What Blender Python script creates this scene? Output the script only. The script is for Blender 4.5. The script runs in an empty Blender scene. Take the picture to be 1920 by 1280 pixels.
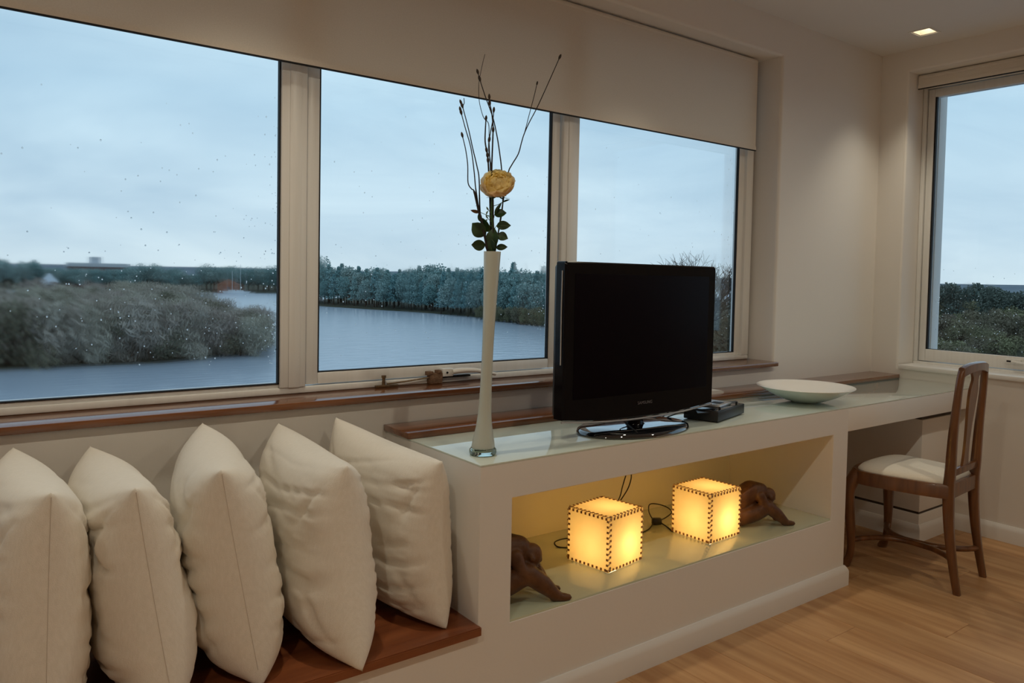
import bpy, bmesh, math, random
from mathutils import Vector, Matrix, noise

random.seed(7)
SC = bpy.context.scene
COL = SC.collection
PI = math.pi

# ------------------------------------------------------------------ camera
def make_camera():
    rx, ry, rz = -0.0402, -0.0217, -0.6768
    c, s = math.cos, math.sin
    Rz = Matrix(((c(rz), -s(rz), 0), (s(rz), c(rz), 0), (0, 0, 1)))
    Rx = Matrix(((1, 0, 0), (0, c(rx), -s(rx)), (0, s(rx), c(rx))))
    Ry = Matrix(((c(ry), 0, s(ry)), (0, 1, 0), (-s(ry), 0, c(ry))))
    R = Rz @ Rx @ Ry
    cam = bpy.data.cameras.new('camera')
    cam.sensor_fit = 'HORIZONTAL'
    cam.sensor_width = 36.0
    cam.lens = 1455.29 * 36.0 / 1920.0
    cam.shift_x = -98.28 / 1920.0
    cam.shift_y = -61.44 / 1920.0
    cam.clip_start = 0.05
    cam.clip_end = 9000
    ob = bpy.data.objects.new('camera', cam)
    M = Matrix.Identity(4)
    for i in range(3):
        M[i][0] = R[i][0]
        M[i][1] = R[i][2]
        M[i][2] = -R[i][1]
    M[0][3], M[1][3], M[2][3] = 0.0, 0.0, 1.30
    ob.matrix_world = M
    COL.objects.link(ob)
    SC.camera = ob
make_camera()

# ------------------------------------------------------------------ exposure
SC.view_settings.view_transform = 'Standard'
SC.view_settings.look = 'None'
SC.view_settings.gamma = 1.0
SC.view_settings.use_curve_mapping = False
SC.view_settings.exposure = 0.0
try:
    SC.cycles.use_denoising = True
    SC.cycles.max_bounces = 10
    SC.cycles.diffuse_bounces = 6
    SC.cycles.transparent_max_bounces = 16
    SC.cycles.sample_clamp_indirect = 6.0
except Exception:
    pass

# ------------------------------------------------------------------ overcast sky
SKY_STRENGTH = 1.0
def make_world():
    w = bpy.data.worlds.new('overcast_sky')
    SC.world = w
    w.use_nodes = True
    nt = w.node_tree
    nt.nodes.clear()
    N, L = nt.nodes.new, nt.links.new
    tc = N('ShaderNodeTexCoord')
    sep = N('ShaderNodeSeparateXYZ'); L(tc.outputs['Generated'], sep.inputs[0])
    ramp = N('ShaderNodeValToRGB')
    L(sep.outputs['Z'], ramp.inputs[0])
    cr = ramp.color_ramp
    cr.elements[0].position = 0.0; cr.elements[0].color = (0.68, 0.83, 0.92, 1)
    cr.elements[1].position = 1.0; cr.elements[1].color = (0.42, 0.55, 0.66, 1)
    for p, c in ((0.06, (0.62, 0.80, 0.93, 1)), (0.20, (0.53, 0.75, 0.92, 1)), (0.45, (0.47, 0.65, 0.80, 1))):
        e = cr.elements.new(p); e.color = c
    mp = N('ShaderNodeMapping'); mp.inputs['Scale'].default_value = (1.6, 1.6, 6.0)
    mp.inputs['Location'].default_value = (0.35, 0.1, 0.4)
    L(tc.outputs['Generated'], mp.inputs[0])
    nz = N('ShaderNodeTexNoise'); nz.inputs['Scale'].default_value = 1.7
    nz.inputs['Detail'].default_value = 6; nz.inputs['Roughness'].default_value = 0.55
    nz.inputs['Distortion'].default_value = 0.4
    L(mp.outputs[0], nz.inputs['Vector'])
    r2 = N('ShaderNodeValToRGB'); L(nz.outputs['Fac'], r2.inputs[0])
    r2.color_ramp.elements[0].position = 0.34; r2.color_ramp.elements[0].color = (0.80, 0.84, 0.88, 1)
    r2.color_ramp.elements[1].position = 0.70; r2.color_ramp.elements[1].color = (1.15, 1.11, 1.07, 1)
    mul = N('ShaderNodeMixRGB'); mul.blend_type = 'MULTIPLY'; mul.inputs[0].default_value = 1.0
    L(ramp.outputs[0], mul.inputs[1]); L(r2.outputs[0], mul.inputs[2])
    bg = N('ShaderNodeBackground'); bg.inputs['Strength'].default_value = SKY_STRENGTH
    L(mul.outputs[0], bg.inputs[0])
    out = N('ShaderNodeOutputWorld'); L(bg.outputs[0], out.inputs[0])
make_world()

# ------------------------------------------------------------------ warm ceiling spots: downlight row by the window, rear rows added for fill
WARM = (0.96, 0.875, 0.69)
ZC = 2.611
def ceiling_spot(x, y, power, size=100, blend=0.8):
    l = bpy.data.lights.new('ceiling_spot', 'SPOT')
    l.energy = power; l.color = WARM
    l.spot_size = math.radians(size); l.spot_blend = blend
    l.shadow_soft_size = 0.03
    o = bpy.data.objects.new('ceiling_spot', l)
    o.location = (x, y, ZC - 0.012)
    COL.objects.link(o)
    return o
for lx, lp in ((3.984, 22), (2.35, 23), (0.72, 34), (-0.9, 30)):
    ceiling_spot(lx, 2.03, lp, 86, 1.0)
for lx in (3.2, 1.4, -0.4):  # unseen rear spots added as ambient fill, positions invented, no fittings
    k = 1.35 if lx < 0 else 1.0
    ceiling_spot(lx, 0.48, 23 * k, 168, 0.4)
    ceiling_spot(lx, -1.8, 25 * k, 122, 0.5)

# ------------------------------------------------------------------ helpers
def tag(o, label=None, cat=None, group=None, kind=None):
    if label: o['label'] = label
    if cat: o['category'] = cat
    if group: o['group'] = group
    if kind: o['kind'] = kind
    return o

def empty(name, loc, label=None, cat=None, group=None, kind=None, rz=0.0):
    o = bpy.data.objects.new(name, None)
    o.location = loc
    o.rotation_euler = (0, 0, rz)
    o.empty_display_size = 0.05
    COL.objects.link(o)
    return tag(o, label, cat, group, kind)

class MB:
    """collects plain geometry and links it as one mesh object"""
    def __init__(self):
        self.v = []; self.f = []
    def add(self, verts, faces):
        n = len(self.v)
        self.v += [tuple(p) for p in verts]
        self.f += [tuple(i + n for i in q) for q in faces]
        return self
    def box(self, x0, x1, y0, y1, z0, z1, bev=0.0, seg=2):
        if bev > 0:
            bm = bmesh.new()
            bmesh.ops.create_cube(bm, size=1)
            for v in bm.verts:
                v.co = Vector(((x0 + x1) / 2 + v.co.x * (x1 - x0), (y0 + y1) / 2 + v.co.y * (y1 - y0), (z0 + z1) / 2 + v.co.z * (z1 - z0)))
            bmesh.ops.bevel(bm, geom=bm.edges[:], offset=bev, segments=seg, profile=0.5, affect='EDGES')
            self.bm(bm); return self
        v = [(x, y, z) for z in (z0, z1) for y in (y0, y1) for x in (x0, x1)]
        f = [(0, 2, 3, 1), (4, 5, 7, 6), (0, 1, 5, 4), (2, 6, 7, 3), (0, 4, 6, 2), (1, 3, 7, 5)]
        return self.add(v, f)
    def bm(self, bm, free=True):
        bm.verts.index_update()
        self.add([v.co.copy() for v in bm.verts], [[v.index for v in f.verts] for f in bm.faces])
        if free: bm.free()
        return self
    def tube(self, pts, r, n=8, caps=True, flat=1.0):
        """swept round tube; r a number or one radius per point"""
        pts = [Vector(p) for p in pts]
        m = len(pts)
        rs = r if isinstance(r, (list, tuple)) else [r] * m
        t0 = (pts[1] - pts[0]).normalized()
        up = Vector((0, 0, 1)) if abs(t0.z) < 0.9 else Vector((0, 1, 0))
        a = t0.cross(up).normalized(); b = t0.cross(a).normalized()
        verts = []
        for i, p in enumerate(pts):
            if i == 0: t = pts[1] - pts[0]
            elif i == m - 1: t = pts[-1] - pts[-2]
            else: t = (pts[i + 1] - pts[i - 1])
            t.normalize()
            a = (a - t * a.dot(t)).normalized(); b = t.cross(a).normalized()
            for k in range(n):
                w = 2 * PI * k / n
                verts.append(p + a * math.cos(w) * rs[i] + b * math.sin(w) * rs[i] * flat)
        faces = []
        for i in range(m - 1):
            for k in range(n):
                k2 = (k + 1) % n
                faces.append((i * n + k, i * n + k2, (i + 1) * n + k2, (i + 1) * n + k))
        if caps:
            faces.append(tuple(range(n - 1, -1, -1)))
            faces.append(tuple((m - 1) * n + k for k in range(n)))
        return self.add(verts, faces)
    def rectsweep(self, pts, wx, wy, cham=0.25):
        """upright member: octagonal-ish rectangular section in XY at each point"""
        m = len(pts); verts = []
        for i, p in enumerate(pts):
            a = wx[i] / 2 if isinstance(wx, (list, tuple)) else wx / 2
            b = wy[i] / 2 if isinstance(wy, (list, tuple)) else wy / 2
            c = min(a, b) * cham
            ring = [(-a, -b + c), (-a + c, -b), (a - c, -b), (a, -b + c), (a, b - c), (a - c, b), (-a + c, b), (-a, b - c)]
            for q in ring: verts.append((p[0] + q[0], p[1] + q[1], p[2]))
        faces = []
        for i in range(m - 1):
            for k in range(8):
                k2 = (k + 1) % 8
                faces.append((i * 8 + k, i * 8 + k2, (i + 1) * 8 + k2, (i + 1) * 8 + k))
        faces.append(tuple(range(7, -1, -1))); faces.append(tuple((m - 1) * 8 + k for k in range(8)))
        return self.add(verts, faces)
    def lathe(self, prof, n=48, c=(0, 0, 0), closed=False, sx=1.0, sy=1.0, lean=(0, 0), caps=(True, True)):
        verts = []; m = len(prof)
        for (r, z) in prof:
            for k in range(n):
                w = 2 * PI * k / n
                verts.append((c[0] + r * math.cos(w) * sx + lean[0] * z, c[1] + r * math.sin(w) * sy + lean[1] * z, c[2] + z))
        faces = []
        for i in range(m - 1 if not closed else m):
            j = (i + 1) % m
            for k in range(n):
                k2 = (k + 1) % n
                faces.append((i * n + k, i * n + k2, j * n + k2, j * n + k))
        if not closed:
            if caps[0]: faces.append(tuple(range(n - 1, -1, -1)))
            if caps[1]: faces.append(tuple((m - 1) * n + k for k in range(n)))
        return self.add(verts, faces)
    def extrude(self, outline, y0, y1, bev=0.0):
        """outline of (x, z) points pushed from y0 to y1 with an optional chamfer on the y0 side"""
        n = len(outline)
        cx = sum(p[0] for p in outline) / n; cz = sum(p[1] for p in outline) / n
        rings = []
        if bev > 0:
            sh = []
            for p in outline:
                d = Vector((cx - p[0], cz - p[1])); 
                k = bev / max(d.length, 1e-6)
                sh.append((p[0] + d.x * k, p[1] + d.y * k))
            rings.append((sh, y0)); rings.append((outline, y0 + bev))
        else:
            rings.append((outline, y0))
        rings.append((outline, y1))
        verts = [(x, y, z) for ring, y in rings for (x, z) in ring]
        faces = [tuple(range(n))]
        for i in range(len(rings) - 1):
            for k in range(n):
                k2 = (k + 1) % n
                faces.append((i * n + k, (i + 1) * n + k, (i + 1) * n + k2, i * n + k2))
        faces.append(tuple((len(rings) - 1) * n + k for k in range(n - 1, -1, -1)))
        return self.add(verts, faces)
    def build(self, name, mat, parent=None, smooth=False, ang=40, world=False):
        me = bpy.data.meshes.new(name)
        off = Vector((0, 0, 0))
        if parent is not None and world:
            p = parent
            while p is not None:
                off += Vector(p.location); p = p.parent
        vs = [tuple(Vector(v) - off) for v in self.v] if world and parent is not None else self.v
        me.from_pydata(vs, [], self.f)
        bm = bmesh.new(); bm.from_mesh(me)
        bmesh.ops.recalc_face_normals(bm, faces=bm.faces[:])
        bm.to_mesh(me); bm.free()
        if smooth:
            me.shade_smooth()
            try: me.set_sharp_from_angle(angle=math.radians(ang))
            except Exception: pass
        if mat: me.materials.append(mat)
        o = bpy.data.objects.new(name, me)
        COL.objects.link(o)
        if parent is not None: o.parent = parent
        return o

def link_copy(src, parent=None, loc=None, rot=None, scale=None):
    o = src.copy(); COL.objects.link(o)
    if parent is not None: o.parent = parent
    if loc is not None: o.location = loc
    if rot is not None: o.rotation_euler = rot
    if scale is not None: o.scale = scale
    return o

def smooth_path(pts, sub=5):
    """Catmull-Rom through the points"""
    P = [Vector(p) for p in pts]; out = []
    for i in range(len(P) - 1):
        p0 = P[max(i - 1, 0)]; p1 = P[i]; p2 = P[i + 1]; p3 = P[min(i + 2, len(P) - 1)]
        for k in range(sub):
            t = k / sub
            out.append(0.5 * ((2 * p1) + (p2 - p0) * t + (2 * p0 - 5 * p1 + 4 * p2 - p3) * t * t + (-p0 + 3 * p1 - 3 * p2 + p3) * t * t * t))
    out.append(P[-1]); return out

# ------------------------------------------------------------------ materials
def mat(name, col, rough=0.5, spec=0.5, metal=0.0, var=None, scale=(5, 5, 5), bump=0.0, bscale=None, coat=0.0, rnd=0.0, detail=4.0):
    """principled material; var = second colour mixed in by stretched noise; rnd = brightness change per object"""
    m = bpy.data.materials.new(name); m.use_nodes = True
    nt = m.node_tree; N, L = nt.nodes.new, nt.links.new
    b = nt.nodes['Principled BSDF']
    b.inputs['Base Color'].default_value = (*col, 1); b.inputs['Roughness'].default_value = rough
    b.inputs['Specular IOR Level'].default_value = spec; b.inputs['Metallic'].default_value = metal
    b.inputs['Coat Weight'].default_value = coat; b.inputs['Coat Roughness'].default_value = 0.05
    if var is not None or bump > 0:
        tc = N('ShaderNodeTexCoord')
        vec = tc.outputs['Object']
        oi = N('ShaderNodeObjectInfo')
        if rnd > 0:
            ad = N('ShaderNodeVectorMath'); ad.operation = 'ADD'
            sc_ = N('ShaderNodeVectorMath'); sc_.operation = 'SCALE'
            cb = N('ShaderNodeCombineXYZ')
            for k in range(3): L(oi.outputs['Random'], cb.inputs[k])
            L(cb.outputs[0], sc_.inputs[0]); sc_.inputs['Scale'].default_value = 37.0
            L(vec, ad.inputs[0]); L(sc_.outputs[0], ad.inputs[1]); vec = ad.outputs[0]
        mp = N('ShaderNodeMapping'); mp.inputs['Scale'].default_value = scale; L(vec, mp.inputs[0])
        nz = N('ShaderNodeTexNoise'); nz.inputs['Scale'].default_value = 1.0; nz.inputs['Detail'].default_value = detail
        L(mp.outputs[0], nz.inputs['Vector'])
        if var is not None:
            rp = N('ShaderNodeValToRGB'); L(nz.outputs['Fac'], rp.inputs[0])
            rp.color_ramp.elements[0].position = 0.33; rp.color_ramp.elements[0].color = (*col, 1)
            rp.color_ramp.elements[1].position = 0.68; rp.color_ramp.elements[1].color = (*var, 1)
            outc = rp.outputs[0]
            if rnd > 0:
                hs = N('ShaderNodeHueSaturation'); L(outc, hs.inputs['Color'])
                mr = N('ShaderNodeMapRange'); L(oi.outputs['Random'], mr.inputs[0])
                mr.inputs[3].default_value = 1 - rnd; mr.inputs[4].default_value = 1 + rnd
                L(mr.outputs[0], hs.inputs['Value']); outc = hs.outputs[0]
            L(outc, b.inputs['Base Color'])
        if bump > 0:
            src = nz
            if bscale is not None:
                mp2 = N('ShaderNodeMapping'); mp2.inputs['Scale'].default_value = bscale; L(vec, mp2.inputs[0])
                src = N('ShaderNodeTexNoise'); src.inputs['Scale'].default_value = 1.0; src.inputs['Detail'].default_value = 3
                L(mp2.outputs[0], src.inputs['Vector'])
            bp = N('ShaderNodeBump'); bp.inputs['Strength'].default_value = bump; bp.inputs['Distance'].default_value = 0.01
            L(src.outputs['Fac'], bp.inputs['Height']); L(bp.outputs[0], b.inputs['Normal'])
    return m

M_wall = mat('wall_paint', (0.76, 0.73, 0.69), 0.75, 0.3, var=(0.79, 0.755, 0.71), scale=(1.4, 1.4, 1.4), bump=0.03, bscale=(90, 90, 90))
M_ceil = mat('ceiling_paint', (0.74, 0.72, 0.69), 0.85, 0.2, var=(0.77, 0.745, 0.71), scale=(1.2, 1.2, 1.2))
M_cab = mat('cabinet_plaster', (0.78, 0.755, 0.72), 0.6, 0.35, var=(0.80, 0.77, 0.73), scale=(2, 2, 2), bump=0.03, bscale=(70, 70, 70))
M_niche = mat('niche_lamp_tint', (0.90, 0.85, 0.66), 0.6, 0.3)  # yellow lamp light put into the base colour of the niche back
M_skirt = mat('skirting_gloss', (0.78, 0.765, 0.74), 0.35, 0.5)
M_upvc = mat('white_window_frame', (0.79, 0.785, 0.765), 0.32, 0.5, var=(0.75, 0.74, 0.715), scale=(60, 60, 2))
M_gasket = mat('black_gasket', (0.012, 0.012, 0.014), 0.6, 0.3)
M_blind = mat('blind_fabric', (0.72, 0.67, 0.60), 0.9, 0.1, var=(0.77, 0.72, 0.65), scale=(260, 260, 260), bump=0.1, bscale=(700, 700, 700))
def blind_translucent(m, f):
    nt = m.node_tree; N, L = nt.nodes.new, nt.links.new
    b = nt.nodes['Principled BSDF']; out = nt.nodes['Material Output']
    t = N('ShaderNodeBsdfTranslucent'); t.inputs[0].default_value = (0.8, 0.66, 0.50, 1); mx = N('ShaderNodeMixShader'); mx.inputs[0].default_value = f
    L(b.outputs[0], mx.inputs[1]); L(t.outputs[0], mx.inputs[2]); L(mx.outputs[0], out.inputs[0])
blind_translucent(M_blind, 0.10)
M_hem = mat('blind_hem', (0.72, 0.67, 0.60), 0.8, 0.1, var=(0.76, 0.71, 0.64), scale=(200, 200, 200))
M_groove = mat('groove_brown', (0.10, 0.085, 0.075), 0.8, 0.1)
M_dark = mat('dark_gap', (0.02, 0.018, 0.016), 0.8, 0.1)
M_wood = mat('red_hardwood', (0.13, 0.046, 0.018), 0.18, 0.6, var=(0.22, 0.085, 0.034), scale=(2.2, 26, 26), bump=0.04, bscale=(5, 90, 90), coat=0.4, detail=6)
M_wood_bench = mat('bench_hardwood', (0.15, 0.040, 0.014), 0.30, 0.5, var=(0.27, 0.085, 0.03), scale=(2.2, 24, 24), bump=0.04, bscale=(5, 90, 90), coat=0.15, detail=6)
M_floor = mat('oak_laminate', (0.40, 0.205, 0.085), 0.42, 0.4, var=(0.60, 0.36, 0.175), scale=(20, 1.6, 20), bump=0.03, bscale=(80, 4, 80), rnd=0.10, detail=7)
M_linen = mat('cream_linen', (0.80, 0.75, 0.665), 0.92, 0.12, var=(0.85, 0.80, 0.72), scale=(90, 420, 60), bump=0.25, bscale=(420, 900, 900))
M_seam = mat('linen_seam', (0.60, 0.53, 0.45), 0.9, 0.1)
M_chair = mat('walnut_chair', (0.085, 0.030, 0.010), 0.28, 0.5, var=(0.19, 0.072, 0.022), scale=(30, 30, 4), coat=0.35)
M_seat = mat('seat_fabric', (0.82, 0.76, 0.65), 0.9, 0.15, var=(0.86, 0.80, 0.69), scale=(200, 200, 200), bump=0.1, bscale=(500, 500, 500))
M_tv = mat('tv_gloss_black', (0.004, 0.003, 0.004), 0.15, 0.12)
M_screen = mat('tv_screen', (0.005, 0.003, 0.005), 0.5, 0.04)
M_tvside = mat('tv_back_black', (0.012, 0.012, 0.013), 0.45, 0.4)
M_silver = mat('silver_trim', (0.55, 0.55, 0.56), 0.25, 0.5, metal=0.7)
M_logo = mat('logo_grey', (0.16, 0.15, 0.16), 0.4, 0.5)
M_base = mat('tv_base_gloss', (0.004, 0.005, 0.007), 0.03, 0.9, coat=1.0)
M_black = mat('black_plastic', (0.010, 0.010, 0.011), 0.35, 0.5)
M_blackgloss = mat('black_glossy_lid', (0.008, 0.009, 0.012), 0.06, 0.9, coat=0.8)
M_cord = mat('black_cord', (0.012, 0.011, 0.010), 0.5, 0.4)
M_whitebox = mat('white_plastic', (0.75, 0.73, 0.69), 0.4, 0.5)
M_bowl = mat('glazed_white_ceramic', (0.90, 0.86, 0.80), 0.12, 0.5, coat=0.5)
M_bowlout = mat('pale_green_glaze', (0.70, 0.79, 0.73), 0.18, 0.5, coat=0.4)
M_bronze = mat('brown_carved_wood', (0.075, 0.028, 0.010), 0.5, 0.4, var=(0.14, 0.058, 0.02), scale=(30, 30, 30), bump=0.25, bscale=(60, 60, 60))
M_brass = mat('window_stay_brass', (0.30, 0.22, 0.13), 0.4, 0.5, metal=0.8, var=(0.18, 0.12, 0.07), scale=(90, 90, 90))
M_rust = mat('rusty_bracket', (0.13, 0.07, 0.04), 0.7, 0.3, var=(0.24, 0.14, 0.08), scale=(120, 120, 120), bump=0.4, bscale=(200, 200, 200))
M_stem = mat('green_stem', (0.055, 0.12, 0.02), 0.5, 0.4)
M_leaf = mat('rose_leaf', (0.012, 0.030, 0.010), 0.45, 0.4, var=(0.025, 0.060, 0.016), scale=(40, 40, 40))
M_brownleaf = mat('brown_leaf', (0.12, 0.055, 0.02), 0.55, 0.3)
M_paleleaf = mat('pale_sprig', (0.10, 0.14, 0.10), 0.55, 0.3)
M_twig = mat('dark_twig', (0.020, 0.013, 0.010), 0.6, 0.3)
M_bud = mat('twig_bud', (0.035, 0.022, 0.015), 0.6, 0.3)
M_petal = mat('cream_petal', (0.90, 0.74, 0.30), 0.55, 0.3, var=(0.94, 0.82, 0.48), scale=(30, 30, 30))
M_petal_out = mat('peach_petal', (0.86, 0.68, 0.44), 0.55, 0.3, var=(0.90, 0.80, 0.56), scale=(30, 30, 30))
def petal_mat(m):
    nt = m.node_tree; N, L = nt.nodes.new, nt.links.new
    b = nt.nodes['Principled BSDF']; out = nt.nodes['Material Output']
    t = N('ShaderNodeBsdfTranslucent'); mx = N('ShaderNodeMixShader'); mx.inputs[0].default_value = 0.62
    L(b.inputs['Base Color'].links[0].from_socket, t.inputs[0]); L(b.outputs[0], mx.inputs[1]); L(t.outputs[0], mx.inputs[2]); L(mx.outputs[0], out.inputs[0])
petal_mat(M_petal); petal_mat(M_petal_out)
M_glassedge = mat('glass_edge_green', (0.50, 0.66, 0.56), 0.1, 0.6)

def mat_glass_top(name, col, rough):
    m = mat(name, col, rough, 0.5)
    b = m.node_tree.nodes['Principled BSDF']
    b.inputs['IOR'].default_value = 1.5
    b.inputs['Coat Weight'].default_value = 0.6
    b.inputs['Coat Roughness'].default_value = 0.0
    return m
M_glasstop = mat_glass_top('back_painted_glass', (0.62, 0.68, 0.61), 0.006)
M_nicheglass = mat_glass_top('niche_shelf_glass', (0.58, 0.62, 0.46), 0.06)

def mat_vase():
    m = mat('opal_white_glass', (0.51, 0.54, 0.49), 0.22, 0.5, coat=0.3)
    b = m.node_tree.nodes['Principled BSDF']
    b.inputs['Subsurface Weight'].default_value = 0.3
    b.inputs['Subsurface Radius'].default_value = (0.01, 0.01, 0.01)
    return m
M_vase = mat_vase()
def mat_clear(name, col, ior=1.5, rough=0.0):
    m = bpy.data.materials.new(name); m.use_nodes = True
    b = m.node_tree.nodes['Principled BSDF']
    b.inputs['Base Color'].default_value = (*col, 1); b.inputs['Roughness'].default_value = rough
    b.inputs['Transmission Weight'].default_value = 1.0; b.inputs['IOR'].default_value = ior
    return m
M_vasefoot = mat_clear('clear_glass_foot', (0.82, 0.95, 0.88))
M_drop = mat_clear('rain_water', (1, 1, 1), 1.33)

def mat_pane(name, haze, streak_scale):
    """clear rain-wet window glass: mostly transparent, a weak reflection and blurry wet streaks"""
    m = bpy.data.materials.new(name); m.use_nodes = True
    nt = m.node_tree; nt.nodes.clear(); N, L = nt.nodes.new, nt.links.new
    tr = N('ShaderNodeBsdfTransparent'); tr.inputs[0].default_value = (0.97, 0.985, 0.985, 1)
    gl = N('ShaderNodeBsdfGlossy'); gl.inputs['Roughness'].default_value = 0.02
    rf = N('ShaderNodeBsdfRefraction'); rf.inputs['IOR'].default_value = 1.02; rf.inputs['Roughness'].default_value = 0.24
    rf.inputs['Color'].default_value = (0.97, 0.98, 0.98, 1)
    tc = N('ShaderNodeTexCoord'); mp = N('ShaderNodeMapping'); mp.inputs['Scale'].default_value = streak_scale
    L(tc.outputs['Object'], mp.inputs[0])
    nz = N('ShaderNodeTexNoise'); nz.inputs['Scale'].default_value = 1.0; nz.inputs['Detail'].default_value = 5
    L(mp.outputs[0], nz.inputs['Vector'])
    mr = N('ShaderNodeMapRange'); L(nz.outputs['Fac'], mr.inputs[0])
    mr.inputs[1].default_value = 0.48; mr.inputs[2].default_value = 0.72
    mr.inputs[3].default_value = haze[0]; mr.inputs[4].default_value = haze[1]
    mx = N('ShaderNodeMixShader'); L(mr.outputs[0], mx.inputs[0]); L(tr.outputs[0], mx.inputs[1]); L(rf.outputs[0], mx.inputs[2])
    fr = N('ShaderNodeFresnel'); fr.inputs[0].default_value = 1.25
    m2 = N('ShaderNodeMixShader'); L(fr.outputs[0], m2.inputs[0]); L(mx.outputs[0], m2.inputs[1]); L(gl.outputs[0], m2.inputs[2])
    out = N('ShaderNodeOutputMaterial'); L(m2.outputs[0], out.inputs[0])
    return m
M_pane_wet = mat_pane('rain_streaked_glass', (0.30, 0.85), (4, 1, 1.8))
M_pane_mid = mat_pane('wet_glass', (0.0, 0.40), (16, 1, 1.3))
M_pane_side = mat_pane('side_wet_glass', (0.0, 0.30), (1, 14, 1.5))

def mat_parchment():
    m = bpy.data.materials.new('parchment_shade'); m.use_nodes = True
    nt = m.node_tree; nt.nodes.clear(); N, L = nt.nodes.new, nt.links.new
    tc = N('ShaderNodeTexCoord'); nz = N('ShaderNodeTexNoise'); nz.inputs['Scale'].default_value = 18
    L(tc.outputs['Object'], nz.inputs['Vector'])
    rp = N('ShaderNodeValToRGB'); L(nz.outputs['Fac'], rp.inputs[0])
    rp.color_ramp.elements[0].position = 0.3; rp.color_ramp.elements[0].color = (0.86, 0.70, 0.36, 1)
    rp.color_ramp.elements[1].position = 0.8; rp.color_ramp.elements[1].color = (0.90, 0.75, 0.42, 1)
    t = N('ShaderNodeBsdfTranslucent'); d = N('ShaderNodeBsdfDiffuse'); mx = N('ShaderNodeMixShader'); mx.inputs[0].default_value = 0.35
    L(rp.outputs[0], t.inputs[0]); L(rp.outputs[0], d.inputs[0]); L(t.outputs[0], mx.inputs[1]); L(d.outputs[0], mx.inputs[2])
    out = N('ShaderNodeOutputMaterial'); L(mx.outputs[0], out.inputs[0])
    return m
M_parch = mat_parchment()
M_lace = mat('lace_brown', (0.36, 0.17, 0.065), 0.7, 0.2)
M_lacecream = mat('lace_cream', (0.72, 0.52, 0.26), 0.7, 0.2)

def emission(name, col, strength):
    m = bpy.data.materials.new(name); m.use_nodes = True
    nt = m.node_tree; nt.nodes.clear()
    e = nt.nodes.new('ShaderNodeEmission'); e.inputs[0].default_value = (*col, 1); e.inputs[1].default_value = strength
    o = nt.nodes.new('ShaderNodeOutputMaterial'); nt.links.new(e.outputs[0], o.inputs[0])
    return m
M_lampglow = emission('downlight_glow', (1.0, 0.80, 0.50), 7.0)

# ------------------------------------------------------------------ room shell
XL, XW, YB, YW, YF, YOUT = -1.7, 4.237, -3.3, 2.400, 2.54, 2.645
XREV, ZLIN, ZSILL = 3.300, 2.430, 0.897

def wall_with_hole(ax, o0, o1, h, d0, d1, bev):
    """slab with a rectangular hole: o0/o1 outer corners and h inner (a0,a1,z0,z1) in the plane; d0 room face, d1 outer face"""
    bm = bmesh.new()
    def P(a, z, d): return bm.verts.new((a, d, z) if ax == 'x' else (d, a, z))
    O = [(o0[0], o0[1]), (o1[0], o0[1]), (o1[0], o1[1]), (o0[0], o1[1])]
    I = [(h[0], h[2]), (h[1], h[2]), (h[1], h[3]), (h[0], h[3])]
    fo = [P(a, z, d0) for a, z in O]; fi = [P(a, z, d0) for a, z in I]
    bo = [P(a, z, d1) for a, z in O]; bi = [P(a, z, d1) for a, z in I]
    ed = []
    for k in range(4):
        k2 = (k + 1) % 4
        bm.faces.new((fo[k], fo[k2], fi[k2], fi[k])); bm.faces.new((bo[k], bi[k], bi[k2], bo[k2]))
        bm.faces.new((fo[k], bo[k], bo[k2], fo[k2])); bm.faces.new((fi[k], fi[k2], bi[k2], bi[k]))
    bm.edges.ensure_lookup_table()
    ed = [e for e in bm.edges if e.verts[0] in fi and e.verts[1] in fi]
    if bev > 0: bmesh.ops.bevel(bm, geom=ed, offset=bev, segments=4, profile=0.5, affect='EDGES')
    return MB().bm(bm)

tag(wall_with_hole('x', (XL - 0.2, -0.1), (XW, ZC), (XL + 0.1, XREV, ZSILL - 0.022, ZLIN), YW, YOUT, 0.018).build('wall_front', M_wall, smooth=True), kind='structure')
# right wall with its window opening
RY0, RY1, RZ0, RZ1 = 0.20, 2.238, 0.832, 2.492
tag(wall_with_hole('y', (YB, -0.1), (YOUT, ZC), (RY0, RY1, RZ0, RZ1), XW, XW + 0.30, 0.014).build('wall_right', M_wall, smooth=True), kind='structure')
tag(MB().box(XL - 0.2, XL, YB, YW - 0.001, -0.1, ZC).build('wall_left', M_wall), kind='structure')
tag(MB().box(XL - 0.2, XW + 0.3, YB - 0.2, YB, -0.1, ZC).build('wall_back', M_wall), kind='structure')
def make_ceiling():
    hx, hy, s = 3.984, 2.030, 0.048
    bm = bmesh.new()
    x0, x1, y0, y1 = XL - 0.2, XW + 0.3, YB - 0.2, YOUT
    O = [(x0, y0), (x1, y0), (x1, y1), (x0, y1)]; I = [(hx - s, hy - s), (hx + s, hy - s), (hx + s, hy + s), (hx - s, hy + s)]
    fo = [bm.verts.new((*p, ZC)) for p in O]; fi = [bm.verts.new((*p, ZC)) for p in I]
    bo = [bm.verts.new((*p, ZC + 0.15)) for p in O]
    ti = [bm.verts.new((*p, ZC + 0.06)) for p in I]
    for k in range(4):
        k2 = (k + 1) % 4
        bm.faces.new((fo[k], fi[k], fi[k2], fo[k2])); bm.faces.new((fi[k], ti[k], ti[k2], fi[k2])); bm.faces.new((fo[k], fo[k2], bo[k2], bo[k]))
    bm.faces.new(bo); bm.faces.new(ti)
    return tag(MB().bm(bm).build('ceiling', M_ceil), kind='structure')
make_ceiling()

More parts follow.
